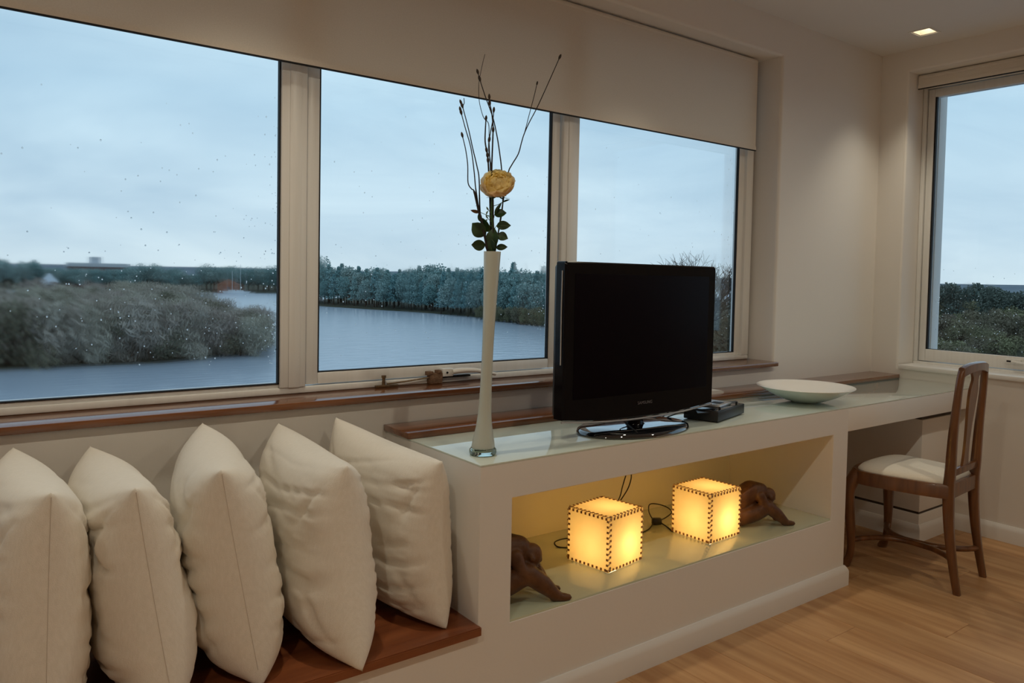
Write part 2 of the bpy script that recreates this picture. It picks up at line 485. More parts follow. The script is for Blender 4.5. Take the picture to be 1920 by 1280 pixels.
# floor: laminate planks running towards the window
def make_floor():
    fl = tag(MB().box(XL - 0.2, XW + 0.3, YB - 0.2, YOUT, -0.10, -0.009).build('floor', M_dark), kind='structure')
    pw, pl = 0.193, 1.28
    b = MB().box(0.0006, pw - 0.0006, 0.0006, pl - 0.0006, -0.009, 0.0, bev=0.0012, seg=1)
    proto = None
    i = 0
    x = XW - pw
    while x > XL - pw:
        y = YB - [0.0, 0.52, 0.9, 0.27, 0.71][i % 5]
        while y < YW:
            if proto is None:
                proto = b.build('plank', M_floor, fl); o = proto
            else:
                o = link_copy(proto, fl)
            o.location = (x, y, 0)
            y += pl
        x -= pw; i += 1
make_floor()

# skirting profile swept in straight runs
def skirting(name, p0, p1, nrm, h=0.085, t=0.018, parent=None, mat_=None, kind='structure', mitre=(0, 0)):
    prof = [(0, 0), (t, 0), (t, h * 0.70), (t * 0.85, h * 0.82), (t * 0.55, h * 0.92), (t * 0.30, h), (0, h)]
    p0 = Vector(p0); p1 = Vector(p1); n = Vector(nrm)
    v = []
    run = (p1 - p0).normalized()
    for p, mi in ((p0, -mitre[0]), (p1, mitre[1])):
        for (d, z) in prof: v.append(p + n * d + run * (d * mi) + Vector((0, 0, z)))
    k = len(prof); f = [(i, (i + 1) % k, k + (i + 1) % k, k + i) for i in range(k)]
    f += [tuple(range(k - 1, -1, -1)), tuple(range(k, 2 * k))]
    o = MB().add(v, f).build(name, mat_ or M_skirt, parent, smooth=True, ang=50, world=parent is not None)
    if kind: tag(o, kind=kind)
    return o
skirting('baseboard_right', (XW, YB, 0), (XW, 1.894, 0), (-1, 0, 0))
skirting('baseboard_left', (XL, YB, 0), (XL, 1.79, 0), (1, 0, 0))

# ------------------------------------------------------------------ window_1 : wide three-pane window
def drops(name, pts, parent, axis):
    """raindrops on the outer face of a pane: flattened caps, one joined part"""
    mb = MB()
    for (a, z, r, d) in pts:
        n = 6; ring = []
        vs = []; fs = []
        for j, (rr, hh) in enumerate(((1.0, 0.0), (0.75, 0.45))):
            for k in range(n):
                w = 2 * PI * k / n
                u = r * rr * math.cos(w); q = r * rr * math.sin(w) * 1.15
                vs.append((a + u, d + r * hh, z + q) if axis == 'x' else (d + r * hh, a + u, z + q))
        vs.append((a, d + r * 0.62, z) if axis == 'x' else (d + r * 0.62, a, z))
        for k in range(n):
            k2 = (k + 1) % n
            fs.append((k, k2, n + k2, n + k)); fs.append((n + k, n + k2, 2 * n))
        fs.append(tuple(range(n - 1, -1, -1)))
        mb.add(vs, fs)
    o = mb.build(name, M_drop, parent, smooth=True, ang=80, world=True)
    o['kind'] = 'stuff'
    return o

def make_window_1():
    w = empty('window_1', (0.8, YF, ZSILL), kind='structure')
    B = lambda x0, x1, y0, y1, z0, z1, n='frame', m=M_upvc, bev=0.004: MB().box(x0, x1, y0, y1, z0, z1, bev=bev, seg=2).build(n, m, w, smooth=True, world=True)
    zt = ZLIN
    B(XL + 0.1, 3.279, 2.545, 2.625, ZSILL, 0.918, 'frame_bottom')
    B(XL + 0.1, 3.279, 2.545, 2.625, 2.36, zt, 'frame_top')
    # left pane bead, projecting mullions with moulded steps
    for (x0, x1) in ((0.858, 0.943), (2.017, 2.104)):
        mul = MB().box(x0, x1, 2.540, 2.577, 0.918, 2.36, bev=0.004)
        mul.box(x0 + 0.026, x1 - 0.020, 2.536, 2.545, 0.918, 2.36, bev=0.003)
        mul.build('mullion', M_upvc, w, smooth=True, world=True)
    B(3.225, 3.279, 2.545, 2.625, 0.918, 2.36, 'frame_jamb')
    B(3.186, 3.232, 2.562, 2.590, 0.918, 2.36, 'frame_bead')
    # dark gap between frame and plaster on the right
    B(3.279, 3.301, 2.575, 2.61, ZSILL, zt, 'dark_joint', M_dark, 0)
    # opening sash in the middle
    s = B(0.948, 0.990, 2.556, 2.586, 0.922, 2.355, 'sash_stile')
    B(1.972, 2.012, 2.556, 2.586, 0.922, 2.355, 'sash_stile')
    B(0.990, 1.972, 2.556, 2.606, 0.922, 0.961, 'sash_rail')
    B(0.990, 1.972, 2.556, 2.606, 2.31, 2.355, 'sash_rail')
    # glazing beads around the fixed panes
    B(XL + 0.1, 0.858, 2.552, 2.612, 0.916, 0.931, 'glazing_bead', bev=0.003)
    B(2.104, 3.19, 2.560, 2.612, 0.916, 0.934, 'glazing_bead', bev=0.003)
    # panes, each with the black gasket that lines its opening
    def pane(x0, x1, z0, z1, m, yf, y):
        o = MB().box(x0 - 0.006, x1 + 0.006, y, y + 0.006, z0 - 0.004, z1 + 0.01).build('pane', m, w, world=True)
        t = 0.0045; g = MB()
        for (a0, a1, c0, c1) in ((x0, x1, z0, z0 + t * 0.8), (x0, x1, z1 - t, z1), (x0, x0 + t, z0, z1), (x1 - t, x1, z0, z1)):
            g.box(a0, a1, yf + 0.003, y - 0.0003, c0, c1)
        g.build('gasket', M_gasket, o, world=True)
        return o
    pl = pane(XL + 0.1, 0.858, 0.931, 2.36, M_pane_wet, 2.545, 2.566)
    pm = pane(0.990, 1.972, 0.961, 2.31, M_pane_mid, 2.556, 2.575)
    pr = pane(2.104, 3.186, 0.934, 2.36, M_pane_mid, 2.562, 2.578)
    rnd = random.Random(3)
    L_, M_, R_ = [], [], []
    for i in range(330):
        x = 0.866 - abs(rnd.gauss(0, 0.33)) if rnd.random() < 0.55 else rnd.uniform(-0.1, 0.86)
        if rnd.random() < 0.30: x = 0.864 - abs(rnd.gauss(0, 0.022))
        z = rnd.triangular(0.94, 1.92, 1.10)
        L_.append((x, z, rnd.uniform(0.0010, 0.0026), 2.5725))
    for i in range(150):
        x = rnd.uniform(1.0, 1.985)
        if rnd.random() < 0.35: x = 1.985 - abs(rnd.gauss(0, 0.025))
        M_.append((x, rnd.triangular(0.97, 1.95, 1.12), rnd.uniform(0.0010, 0.0024), 2.5815))
    for i in range(110):
        x = rnd.uniform(2.2, 3.18)
        if rnd.random() < 0.5: x = 3.18 - abs(rnd.gauss(0, 0.04))
        R_.append((x, rnd.triangular(0.95, 1.95, 1.15), rnd.uniform(0.0012, 0.0028), 2.5845))
    drops('raindrops', L_, pl, 'x'); drops('raindrops', M_, pm, 'x'); drops('raindrops', R_, pr, 'x')
    # window stay and its handle
    st = MB().tube([(1.222, 2.538, 0.900), (1.222, 2.536, 0.934)], 0.006, 10)
    st.tube([(1.222, 2.536, 0.931), (1.222, 2.536, 0.939)], 0.0085, 10)
    st.box(1.19, 1.275, 2.528, 2.542, 0.8975, 0.905, bev=0.001)
    st.build('stay_pin', M_brass, w, smooth=True, world=True)
    MB().tube([(1.232, 2.530, 0.909), (1.30, 2.527, 0.913), (1.41, 2.529, 0.922)], 0.003, 8).build('stay_rod', M_brass, w, smooth=True, world=True)
    br = MB().box(1.398, 1.452, 2.520, 2.545, 0.8975, 0.937, bev=0.003)
    br.box(1.388, 1.412, 2.519, 2.542, 0.930, 0.944, bev=0.002); br.box(1.428, 1.446, 2.517, 2.542, 0.934, 0.947, bev=0.002)
    br.build('stay_bracket', M_rust, w, smooth=True, world=True)
    MB().box(1.450, 1.58, 2.532, 2.546, 0.915, 0.921, bev=0.001).build('stay_channel', M_dark, w, world=True)
    hd = MB().box(1.452, 1.498, 2.520, 2.552, 0.921, 0.951, bev=0.003)
    h = hd.build('handle_plate', M_upvc, w, smooth=True, world=True)
    MB().tube([(1.470, 2.517, 0.936), (1.470, 2.522, 0.936)], 0.004, 8).build('keyhole', M_gasket, h, world=True)
    MB().tube(smooth_path([(1.492, 2.520, 0.938), (1.53, 2.512, 0.942), (1.58, 2.506, 0.940), (1.63, 2.505, 0.931), (1.675, 2.506, 0.920)]),
              [0.0135] * 6 + [0.0125] * 5 + [0.011] * 5 + [0.009] * 5, 12, flat=0.75).build('handle_lever', M_whitebox, w, smooth=True, world=True)
make_window_1()

def thing_mesh(mb, name, m, label, cat, group=None, smooth=True, ang=40):
    return tag(mb.build(name, m, smooth=smooth, ang=ang), label, cat, group)

# wooden sill
def make_sill():
    mb = MB().box(XL + 0.1, 3.298, 2.366, 2.560, ZSILL - 0.022, ZSILL, bev=0.004)
    return thing_mesh(mb, 'wooden_sill', M_wood, 'long varnished red-brown wooden sill under the wide three-pane window', 'sill')
make_sill()

# roller blinds
def make_blind(name, ax, a0, a1, d, z0, z1, label):
    root = empty(name, ((a0 + a1) / 2, d, z0) if ax == 'x' else (d, (a0 + a1) / 2, z0), label, 'blind')
    def bx(a, b, c, e, f, g, n, m, par=root):
        mb = MB().box(a, b, c, e, f, g, bev=0) if ax == 'x' else MB().box(c, e, a, b, f, g)
        return mb.build(n, m, par, world=True)
    sg = 1
    q = [(a0, z0 + 0.018), (a1, z0 + 0.018), (a1, z1), (a0, z1)]
    MB().add([(a, d, z) if ax == 'x' else (d, a, z) for a, z in q], [(0, 1, 2, 3)]).build('blind_fabric', M_blind, root, world=True)
    bx(a0, a1, d - 0.004, d + 0.004, z0 + 0.0035, z0 + 0.022, 'hem_bar', M_hem)
    bx(a0, a1, d - 0.0045, d + 0.0045, z0 - 0.001, z0 + 0.0035, 'hem_gasket', M_gasket)
    # roller tube hidden up in the recess
    t = MB()
    if ax == 'x': t.tube([(a0, d + 0.018, z1), (a1, d + 0.018, z1)], 0.019, 16)
    else: t.tube([(d + 0.018, a0, z1), (d + 0.018, a1, z1)], 0.019, 16)
    t.build('roller_tube', M_hem, root, smooth=True, world=True)
    return root
make_blind('roller_blind', 'x', XL + 0.12, 3.229, 2.499, 1.962, 2.405, 'wide beige roller blind half lowered over the three-pane window')
make_blind('roller_blind', 'y', RY0 + 0.01, 2.229, 4.330, 2.407, 2.47, 'narrow beige roller blind nearly rolled up over the side window')

# ------------------------------------------------------------------ window_2 on the right wall
def make_window_2():
    w = empty('window_2', (4.40, 1.5, 0.85), kind='structure')
    def B(y0, y1, x0, x1, z0, z1, n, m=M_upvc, bev=0.003):
        return MB().box(x0, x1, y0, y1, z0, z1, bev=bev).build(n, m, w, smooth=True, world=True)
    B(RY0, 2.236, 4.405, 4.475, 0.834, 0.862, 'frame_bottom'); B(RY0, 2.236, 4.405, 4.475, 2.42, 2.49, 'frame_top')
    B(2.214, 2.236, 4.405, 4.475, 0.862, 2.42, 'frame_jamb'); B(RY0, RY0 + 0.03, 4.405, 4.475, 0.862, 2.42, 'frame_jamb')
    B(2.172, 2.209, 4.415, 4.465, 0.866, 2.415, 'sash_stile'); B(RY0 + 0.035, RY0 + 0.075, 4.415, 4.465, 0.866, 2.415, 'sash_stile')
    B(RY0 + 0.075, 2.172, 4.415, 4.465, 0.866, 0.934, 'sash_rail'); B(RY0 + 0.075, 2.172, 4.415, 4.465, 2.37, 2.415, 'sash_rail')
    B(2.207, 2.216, 4.43, 4.46, 0.866, 2.415, 'dark_joint', M_rust, 0)  # brown strip along the joint between jamb and sash
    B(RY0 + 0.01, 2.225, 4.215, 4.41, 0.826, 0.850, 'sill', M_skirt, 0.004)
    o = MB().box(4.440, 4.446, RY0 + 0.07, 2.182, 0.930, 2.375).build('pane', M_pane_side, w, world=True)
    g = MB(); t = 0.012
    g.box(4.420, 4.4395, 2.1745 - t, 2.1735, 0.934, 2.37); g.box(4.434, 4.4395, RY0 + 0.075, 2.174, 0.932, 0.9365)
    g.build('gasket', M_gasket, o, world=True)
    rnd = random.Random(5); P = []
    for i in range(150):
        P.append((2.16 - abs(rnd.gauss(0.25, 0.25)), rnd.triangular(0.94, 1.45, 1.0), rnd.uniform(0.0012, 0.0032), 4.447))
    drops('raindrops', P, o, 'y')
    # casement handle low on the sash
    h = MB().box(4.398, 4.416, 1.655, 1.735, 0.896, 0.922, bev=0.003).build('handle_plate', M_upvc, w, smooth=True, world=True)
    MB().tube([(4.396, 1.700, 0.909), (4.388, 1.66, 0.905), (4.386, 1.60, 0.900)], 0.007, 8).build('handle_lever', M_upvc, w, smooth=True, world=True)
    MB().box(4.396, 4.400, 1.70, 1.725, 0.905, 0.913).build('keyhole', M_gasket, h, world=True)
    # weathered outside jamb of the building
    mb = MB().box(4.475, 4.56, 2.168, 2.236, 0.80, 2.49, bev=0.006)
    mb.build('outer_jamb', M_wall, w, smooth=True, world=True)
make_window_2()

# ------------------------------------------------------------------ built-in cabinet and desk
CX0, CX1, CY, CZT = 1.167, 3.028, 1.809, 0.772
def make_cabinet():
    root = empty('built_in_cabinet', (2.1, 2.1, 0), 'long white built-in cabinet with a lit niche and a desk end under the windows', 'cabinet')
    body = wall_with_hole('x', (CX0, 0.0), (CX1, CZT - 0.006), (1.277, 2.921, 0.299, 0.663), CY, YW - 0.001, 0.003)
    body.build('cabinet_body', M_cab, root, smooth=True, world=True)
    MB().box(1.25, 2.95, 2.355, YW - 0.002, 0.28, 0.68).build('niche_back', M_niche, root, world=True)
    MB().box(1.277, 2.921, CY + 0.002, 2.355, 0.290, 0.3052, bev=0.0008).build('niche_glass_shelf', M_nicheglass, root, smooth=True, world=True)
    MB().box(CX1, XW, CY, YW - 0.001, 0.666, CZT - 0.006, bev=0.002).build('desk_slab', M_cab, root, smooth=True, world=True)
    MB().box(CX0, XW, CY, YW - 0.001, CZT - 0.006, CZT, bev=0.0012).build('glass_top', M_glasstop, root, smooth=True, world=True)
    skirting('baseboard', (CX0, CY, 0), (CX1, CY, 0), (0, -1, 0), parent=root, kind=None, mitre=(0, 1))
    skirting('baseboard', (CX1, CY, 0), (CX1, YW, 0), (1, 0, 0), parent=root, kind=None, mitre=(1, 0))
    return root
make_cabinet()
thing_mesh(MB().box(1.157, XW - 0.002, 2.222, YW - 0.001, CZT, 0.793, bev=0.003), 'wooden_ledge', M_wood,
           'low red-brown wooden ledge lying along the wall at the back of the glass desk top', 'ledge')

def make_pier():
    root = empty('boxed_in_pier', (4.05, 2.1, 0), 'white boxed-in pier with a dark groove in the corner under the desk', 'boxing')
    MB().box(3.856, XW - 0.001, 1.894, YW - 0.001, 0.150, 0.620, bev=0.003).build('upper_box', M_cab, root, smooth=True, world=True)
    MB().box(3.866, XW - 0.001, 1.904, YW - 0.001, 0.62, 0.666).build('shadow_gap', M_groove, root, world=True)  # dark block standing in for the shade in the gap under the desk
    MB().box(3.862, XW - 0.001, 1.900, YW - 0.001, 0.137, 0.150).build('groove', M_groove, root, world=True)
    MB().box(3.856, XW - 0.001, 1.894, YW - 0.001, 0.0, 0.137, bev=0.002).build('lower_box', M_cab, root, smooth=True, world=True)
    skirting('baseboard', (3.856, 1.894, 0), (XW, 1.894, 0), (0, -1, 0), t=0.014, parent=root, kind=None, mitre=(1, 0))
    skirting('baseboard', (3.856, 1.894, 0), (3.856, YW, 0), (-1, 0, 0), t=0.014, parent=root, kind=None, mitre=(1, 0))
make_pier()

def make_bench():
    root = empty('window_bench', (-0.2, 2.1, 0), 'low white window bench with a dark red-brown wooden seat board', 'bench')
    MB().box(XL, CX0, CY, YW - 0.001, 0, 0.296).build('bench_body', M_cab, root, world=True)
    skirting('baseboard', (XL, CY, 0), (CX0, CY, 0), (0, -1, 0), parent=root, kind=None)
    bm = bmesh.new()
    pts = [(XL, 1.793), (CX0 + 0.001, 1.793), (CX0 + 0.004, 1.797), (CX0 + 0.004, 1.808), (CX0 - 0.001, 1.812), (CX0 - 0.001, YW - 0.001), (XL, YW - 0.001)]
    lo = [bm.verts.new((*p, 0.296)) for p in pts]; hi = [bm.verts.new((*p, 0.319)) for p in pts]
    bm.faces.new(lo[::-1]); bm.faces.new(hi)
    for k in range(len(pts)):
        k2 = (k + 1) % len(pts); bm.faces.new((lo[k], lo[k2], hi[k2], hi[k]))
    bmesh.ops.bevel(bm, geom=[e for e in bm.edges if abs(e.verts[0].co.z - e.verts[1].co.z) < 1e-5 and e.verts[0].co.z > 0.31], offset=0.003, segments=2, affect='EDGES')
    MB().bm(bm).build('seat_board', M_wood_bench, root, smooth=True, world=True)
make_bench()

# ------------------------------------------------------------------ recessed downlight seen in the corner
def make_downlight():
    root = empty('recessed_downlight', (3.984, 2.03, ZC), 'small square recessed downlight glowing in the ceiling corner', 'ceiling light')
    s = 0.048; f = MB()
    for (x0, x1, y0, y1) in ((-0.058, 0.058, -0.058, -s), (-0.058, 0.058, s, 0.058), (-0.058, -s, -s, s), (s, 0.058, -s, s)):
        f.box(x0, x1, y0, y1, -0.003, 0.001)
    f.build('trim_frame', M_skirt, root)
    g = MB()
    for (x0, x1, y0, y1) in ((-s, s, -s, -s + 0.004), (-s, s, s - 0.004, s), (-s, -s + 0.004, -s, s), (s - 0.004, s, -s, s)):
        g.box(x0, x1, y0, y1, 0.001, 0.05)
    g.build('reflector', M_skirt, root)
    MB().lathe([(0.002, 0.022), (0.020, 0.022), (0.024, 0.028), (0.020, 0.05)], 20).build('bulb', M_lampglow, root, smooth=True)
make_downlight()

# ------------------------------------------------------------------ cushions
def make_cushion(label, BT, FT, BF, BB, T, seed):
    BT, FT, BF, BB = map(Vector, (BT, FT, BF, BB))
    cen = (BT + FT + BF + BB) / 4
    n = (FT - BB).cross(BT - BF).normalized()
    if n.x > 0: n = -n                                   # +side faces -X
    N_ = 56
    rnd = random.Random(seed)
    ofs = Vector((seed * 3.1, seed * 1.7, seed * 0.9))
    def prof(s): 
        a = abs(2 * s - 1)
        return max(0.0, 1 - a ** 4.2) ** 0.5
    folds = [(rnd.choice((0, 1)), rnd.choice((0, 1)), rnd.uniform(0.25, 1.3), rnd.uniform(0.006, 0.011)) for _ in range(7)]
    def base(u, v):
        p = (BB * (1 - u) + BF * u) * (1 - v) + (BT * (1 - u) + FT * u) * v
        # the edges draw in between the corners
        q = cen - p
        pin = 0.05 * (math.sin(PI * v) ** 0.7 * abs(2 * u - 1) ** 3) + 0.06 * (math.sin(PI * u) ** 0.7 * (abs(2 * v - 1) ** 3))
        return p + q * pin
    def pt(u, v, side):
        p = base(u, v)
        t = T * prof(u) * prof(v) * (1.06 - 0.16 * v)
        edge = min(1.0, 6 * min(u, 1 - u, v, 1 - v))
        d = 0.010 * noise.noise(Vector((u * 3.2, v * 3.6, side * 5.0)) + ofs)
        # shallow creases running across the cushion from its front edge
        w = noise.noise(Vector((u * 1.4, v * 8.5 - u * 1.6, side * 2.0)) + ofs * 1.3)
        d -= 0.012 * max(0.0, 1 - abs(w) * 6.0) * (0.35 + 0.65 * u)
        w2 = noise.noise(Vector((u * 2.2, v * 15.0 + u * 2.5, side * 3.0 + 4.0)) + ofs * 0.7)
        d -= 0.004 * max(0.0, 1 - abs(w2) * 5.0) * u
        for (cu, cv, k, amp) in folds:
            du, dv = u - cu, v - cv
            ang = math.atan2(abs(dv), abs(du) + 1e-4); rr = math.hypot(du, dv)
            d -= amp * math.exp(-((ang - k) / 0.07) ** 2) * math.exp(-((rr - 0.25) / 0.16) ** 2)
        p = p + n * side * (t + d * edge)
        if p.z < 0.3215 and p.y > 1.80: p.z = 0.3215 + (p.z - 0.3215) * 0.02
        if p.y > 2.392: p.y = 2.392 + (p.y - 2.392) * 0.02
        return p
    mb = MB(); idx = {}
    vs = []; fs = []
    for side in (1, -1):
        for i in range(N_ + 1):
            for j in range(N_ + 1):
                on = i in (0, N_) or j in (0, N_)
                if on and side == -1: idx[(side, i, j)] = idx[(1, i, j)]; continue
                # cosine spacing keeps the round rim fine
                u = 0.5 - 0.5 * math.cos(PI * i / N_); v = 0.5 - 0.5 * math.cos(PI * j / N_)
                u = 0.6 * u + 0.4 * i / N_; v = 0.6 * v + 0.4 * j / N_
                idx[(side, i, j)] = len(vs); vs.append(pt(u, v, side))
        for i in range(N_):
            for j in range(N_):
                q = (idx[(side, i, j)], idx[(side, i + 1, j)], idx[(side, i + 1, j + 1)], idx[(side, i, j + 1)])
                fs.append(q if side == 1 else q[::-1])
    mb.add(vs, fs)
    root = empty('cushion', (cen.x, cen.y, 0.319), label, 'cushion', 'cream cushions in a row on the window bench')
    mb.build('cushion_cover', M_linen, root, smooth=True, ang=180, world=True)
    if seed < 4:
        rim = [vs[idx[(1, N_, j)]] for j in range(N_ - 2, 6, -1)]
        MB().tube(rim, 0.0008, 5).build('edge_seam', M_seam, root, smooth=True, world=True)
    return root
make_cushion('cream linen cushion leftmost on the bench, cut off by the picture edge', (0.135, 2.345, 0.850), (0.172, 1.875, 0.838), (0.158, 1.850, 0.315), (0.135, 2.37, 0.318), 0.108, 1)
make_cushion('cream linen cushion second from the left, turned seam-first, under the left pane', (0.300, 2.350, 0.832), (0.322, 1.860, 0.828), (0.395, 1.825, 0.315), (0.36, 2.37, 0.318), 0.104, 2)
make_cushion('cream linen cushion in the middle of the row, fattest and with the tallest peak', (0.575, 2.350, 0.866), (0.497, 1.862, 0.842), (0.583, 1.838, 0.315), (0.60, 2.37, 0.318), 0.112, 3)
make_cushion('cream linen cushion second from the cabinet, lower corner over the bench edge', (0.787, 2.345, 0.845), (0.797, 1.852, 0.813), (0.806, 1.772, 0.312), (0.80, 2.37, 0.318), 0.105, 4)
make_cushion('cream linen cushion nearest the white cabinet, standing squarest', (0.966, 2.345, 0.846), (1.073, 1.858, 0.787), (1.083, 1.838, 0.318), (1.00, 2.37, 0.318), 0.092, 5)

# ------------------------------------------------------------------ tall vase with rose and twigs
VX, VY = 1.244, 1.919
LEAN = (0.027 / 0.60, 0.009 / 0.60)
def make_vase():
    root = empty('tall_vase', (VX, VY, CZT), 'tall slender opal white glass vase with a clear foot on the glass desk top', 'vase')
    prof = [(0.0330, 0.012), (0.0345, 0.024), (0.0325, 0.040), (0.0285, 0.060), (0.0240, 0.085), (0.0205, 0.115), (0.0185, 0.150), (0.0172, 0.200),
            (0.0166, 0.260), (0.0168, 0.330), (0.0182, 0.400), (0.0205, 0.470), (0.0230, 0.540), (0.0250, 0.590), (0.0254, 0.600),
            (0.0238, 0.600), (0.0228, 0.585), (0.0205, 0.52), (0.017, 0.42), (0.0145, 0.33), (0.014, 0.25), (0.010, 0.20)]
    MB().lathe(prof, 40, lean=LEAN).build('vase_body', M_vase, root, smooth=True, ang=50)
    MB().lathe([(0.030, 0.0005), (0.0390, 0.003), (0.0405, 0.009), (0.0395, 0.017), (0.0355, 0.0225), (0.0335, 0.0205), (0.0325, 0.0125), (0.02, 0.0115)], 40).build('vase_foot', M_vasefoot, root, smooth=True, ang=60)
make_vase()

TW = {
'a':[(1.196, 1.986, 1.712), (1.204, 1.978, 1.669), (1.209, 1.973, 1.623), (1.21, 1.971, 1.572), (1.218, 1.964, 1.554), (1.224, 1.959, 1.546), (1.235, 1.95, 1.49), (1.241, 1.944, 1.465), (1.255, 1.931, 1.378)],
'b':[(1.202, 2.009, 1.791), (1.213, 1.996, 1.734), (1.225, 1.983, 1.677), (1.231, 1.973, 1.61), (1.234, 1.967, 1.558), (1.241, 1.956, 1.486), (1.248, 1.947, 1.44), (1.26, 1.933, 1.378)],
'c':[(1.213, 2.025, 1.816), (1.218, 2.018, 1.794), (1.229, 2.003, 1.732), (1.236, 1.991, 1.679), (1.244, 1.979, 1.627), (1.248, 1.971, 1.586), (1.247, 1.962, 1.492), (1.252, 1.951, 1.435), (1.264, 1.935, 1.378)],
'd':[(1.266, 1.967, 1.768), (1.263, 1.965, 1.731), (1.262, 1.963, 1.695), (1.266, 1.956, 1.658), (1.268, 1.951, 1.614), (1.269, 1.942, 1.523), (1.267, 1.93, 1.378)],
'e':[(1.265, 1.95, 1.828), (1.266, 1.948, 1.806), (1.27, 1.943, 1.78), (1.273, 1.939, 1.739), (1.272, 1.938, 1.698), (1.269, 1.936, 1.61), (1.269, 1.931, 1.523), (1.269, 1.923, 1.378)],
'f':[(1.255, 2.001, 1.909), (1.262, 1.991, 1.872), (1.271, 1.98, 1.833), (1.28, 1.968, 1.796), (1.287, 1.959, 1.765), (1.293, 1.95, 1.723), (1.297, 1.942, 1.681), (1.301, 1.931, 1.613), (1.301, 1.922, 1.524), (1.293, 1.921, 1.462), (1.278, 1.924, 1.378)],
'g':[(1.28, 2.001, 1.965), (1.272, 2.003, 1.93), (1.263, 2.004, 1.882), (1.261, 2.002, 1.85), (1.261, 1.997, 1.818), (1.265, 1.99, 1.789), (1.27, 1.984, 1.77), (1.28, 1.974, 1.753), (1.279, 1.968, 1.703), (1.278, 1.959, 1.629), (1.276, 1.947, 1.524), (1.271, 1.932, 1.378)],
'h':[(1.435, 1.833, 1.953), (1.41, 1.849, 1.882), (1.38, 1.867, 1.801), (1.361, 1.879, 1.756), (1.349, 1.887, 1.722), (1.342, 1.89, 1.696), (1.334, 1.894, 1.662), (1.319, 1.904, 1.63), (1.31, 1.909, 1.607), (1.3, 1.913, 1.544), (1.29, 1.916, 1.472), (1.277, 1.92, 1.378)],
'i':[(1.381, 1.871, 1.873), (1.373, 1.875, 1.832), (1.36, 1.881, 1.774), (1.354, 1.884, 1.745), (1.349, 1.887, 1.722)],
'j':[(1.268, 1.929, 1.787), (1.266, 1.93, 1.757), (1.26, 1.934, 1.716), (1.257, 1.936, 1.675), (1.263, 1.93, 1.614), (1.268, 1.924, 1.522), (1.268, 1.92, 1.378)]}
TWL = {'a': 'shortest dark twig at the left with a crooked bend, in the vase', 'b': 'dark budded twig at the left, second tallest of the left three',
       'c': 'tallest dark twig of the three leaning left over the rose', 'd': 'short thick-budded twig rising straight behind the rose',
       'e': 'straight dark twig just right of the thick-budded one, behind the rose', 'f': 'long dark twig bending left to a brown tip above the blind hem',
       'g': 'thinnest twig with the highest tip at the top left against the blind', 'h': 'long forked twig leaning far right to a tip on the blind',
       'j': 'short wavy twig in the middle cluster with a single small bud'}
TWR = {'a': 0.0018, 'b': 0.0018, 'c': 0.0018, 'd': 0.0024, 'e': 0.0022, 'f': 0.0018, 'g': 0.0011, 'h': 0.0017, 'i': 0.0013, 'j': 0.0018}
BUDS = {'a': (0.0,), 'b': (0.0, 0.05), 'c': (0.0, 0.09), 'd': (0.0, 0.42, 0.5, 0.58), 'e': (0.0, 0.12, 0.45), 'f': (0.0, 0.06), 'g': (), 'h': (0.0,), 'i': (0.0,), 'j': (0.0, 0.4)}
def bud(p, t, r):
    mb = MB(); t = t.normalized()
    mb.tube([p - t * r * 2.6, p - t * r * 1.2, p, p + t * r * 1.4, p + t * r * 2.4], [r * 0.4, r * 0.95, r * 1.1, r * 0.8, r * 0.15], 8)
    return mb
def make_twigs():
    for k, lab in TWL.items():
        P = smooth_path(TW[k], 5)
        P.append(P[-1] + Vector((VX + LEAN[0] * 0.5 - P[-1].x, VY + LEAN[1] * 0.5 - P[-1].y, -0.05)))
        n = len(P); r = TWR[k]
        rs = [r * (0.75 + 0.5 * i / n) for i in range(n)]
        if k in 'abc':
            rs = [x * (1.0 if p.z > 1.55 else 1.7 if k == 'a' else 1.2) for x, p in zip(rs, P)]
        root = MB().tube(P, rs, 7).build('twig', M_twig, smooth=True)
        tag(root, lab, 'twig', 'dark twigs in the tall vase')
        def put(name, mb, m): mb.build(name, m, root, smooth=True, ang=70)
        for f in BUDS[k]:
            i = min(int(f * (n - 1)), n - 2)
            put('bud', bud(P[i], P[i] - P[i + 1], 0.0036 if f == 0 else 0.0040), M_bud)
        if k == 'c':
            q = P[4]; put('side_shoot', MB().tube([q, q + Vector((0.004, -0.003, 0.012)), q + Vector((0.003, -0.002, 0.026))], 0.0013, 6), M_twig)
        if k == 'h':
            put('side_shoot', MB().tube(smooth_path(TW['i'], 4), 0.0012, 6), M_twig)
            put('bud', bud(Vector(TW['i'][0]), Vector(TW['i'][0]) - Vector(TW['i'][1]), 0.0026), M_bud)
make_twigs()

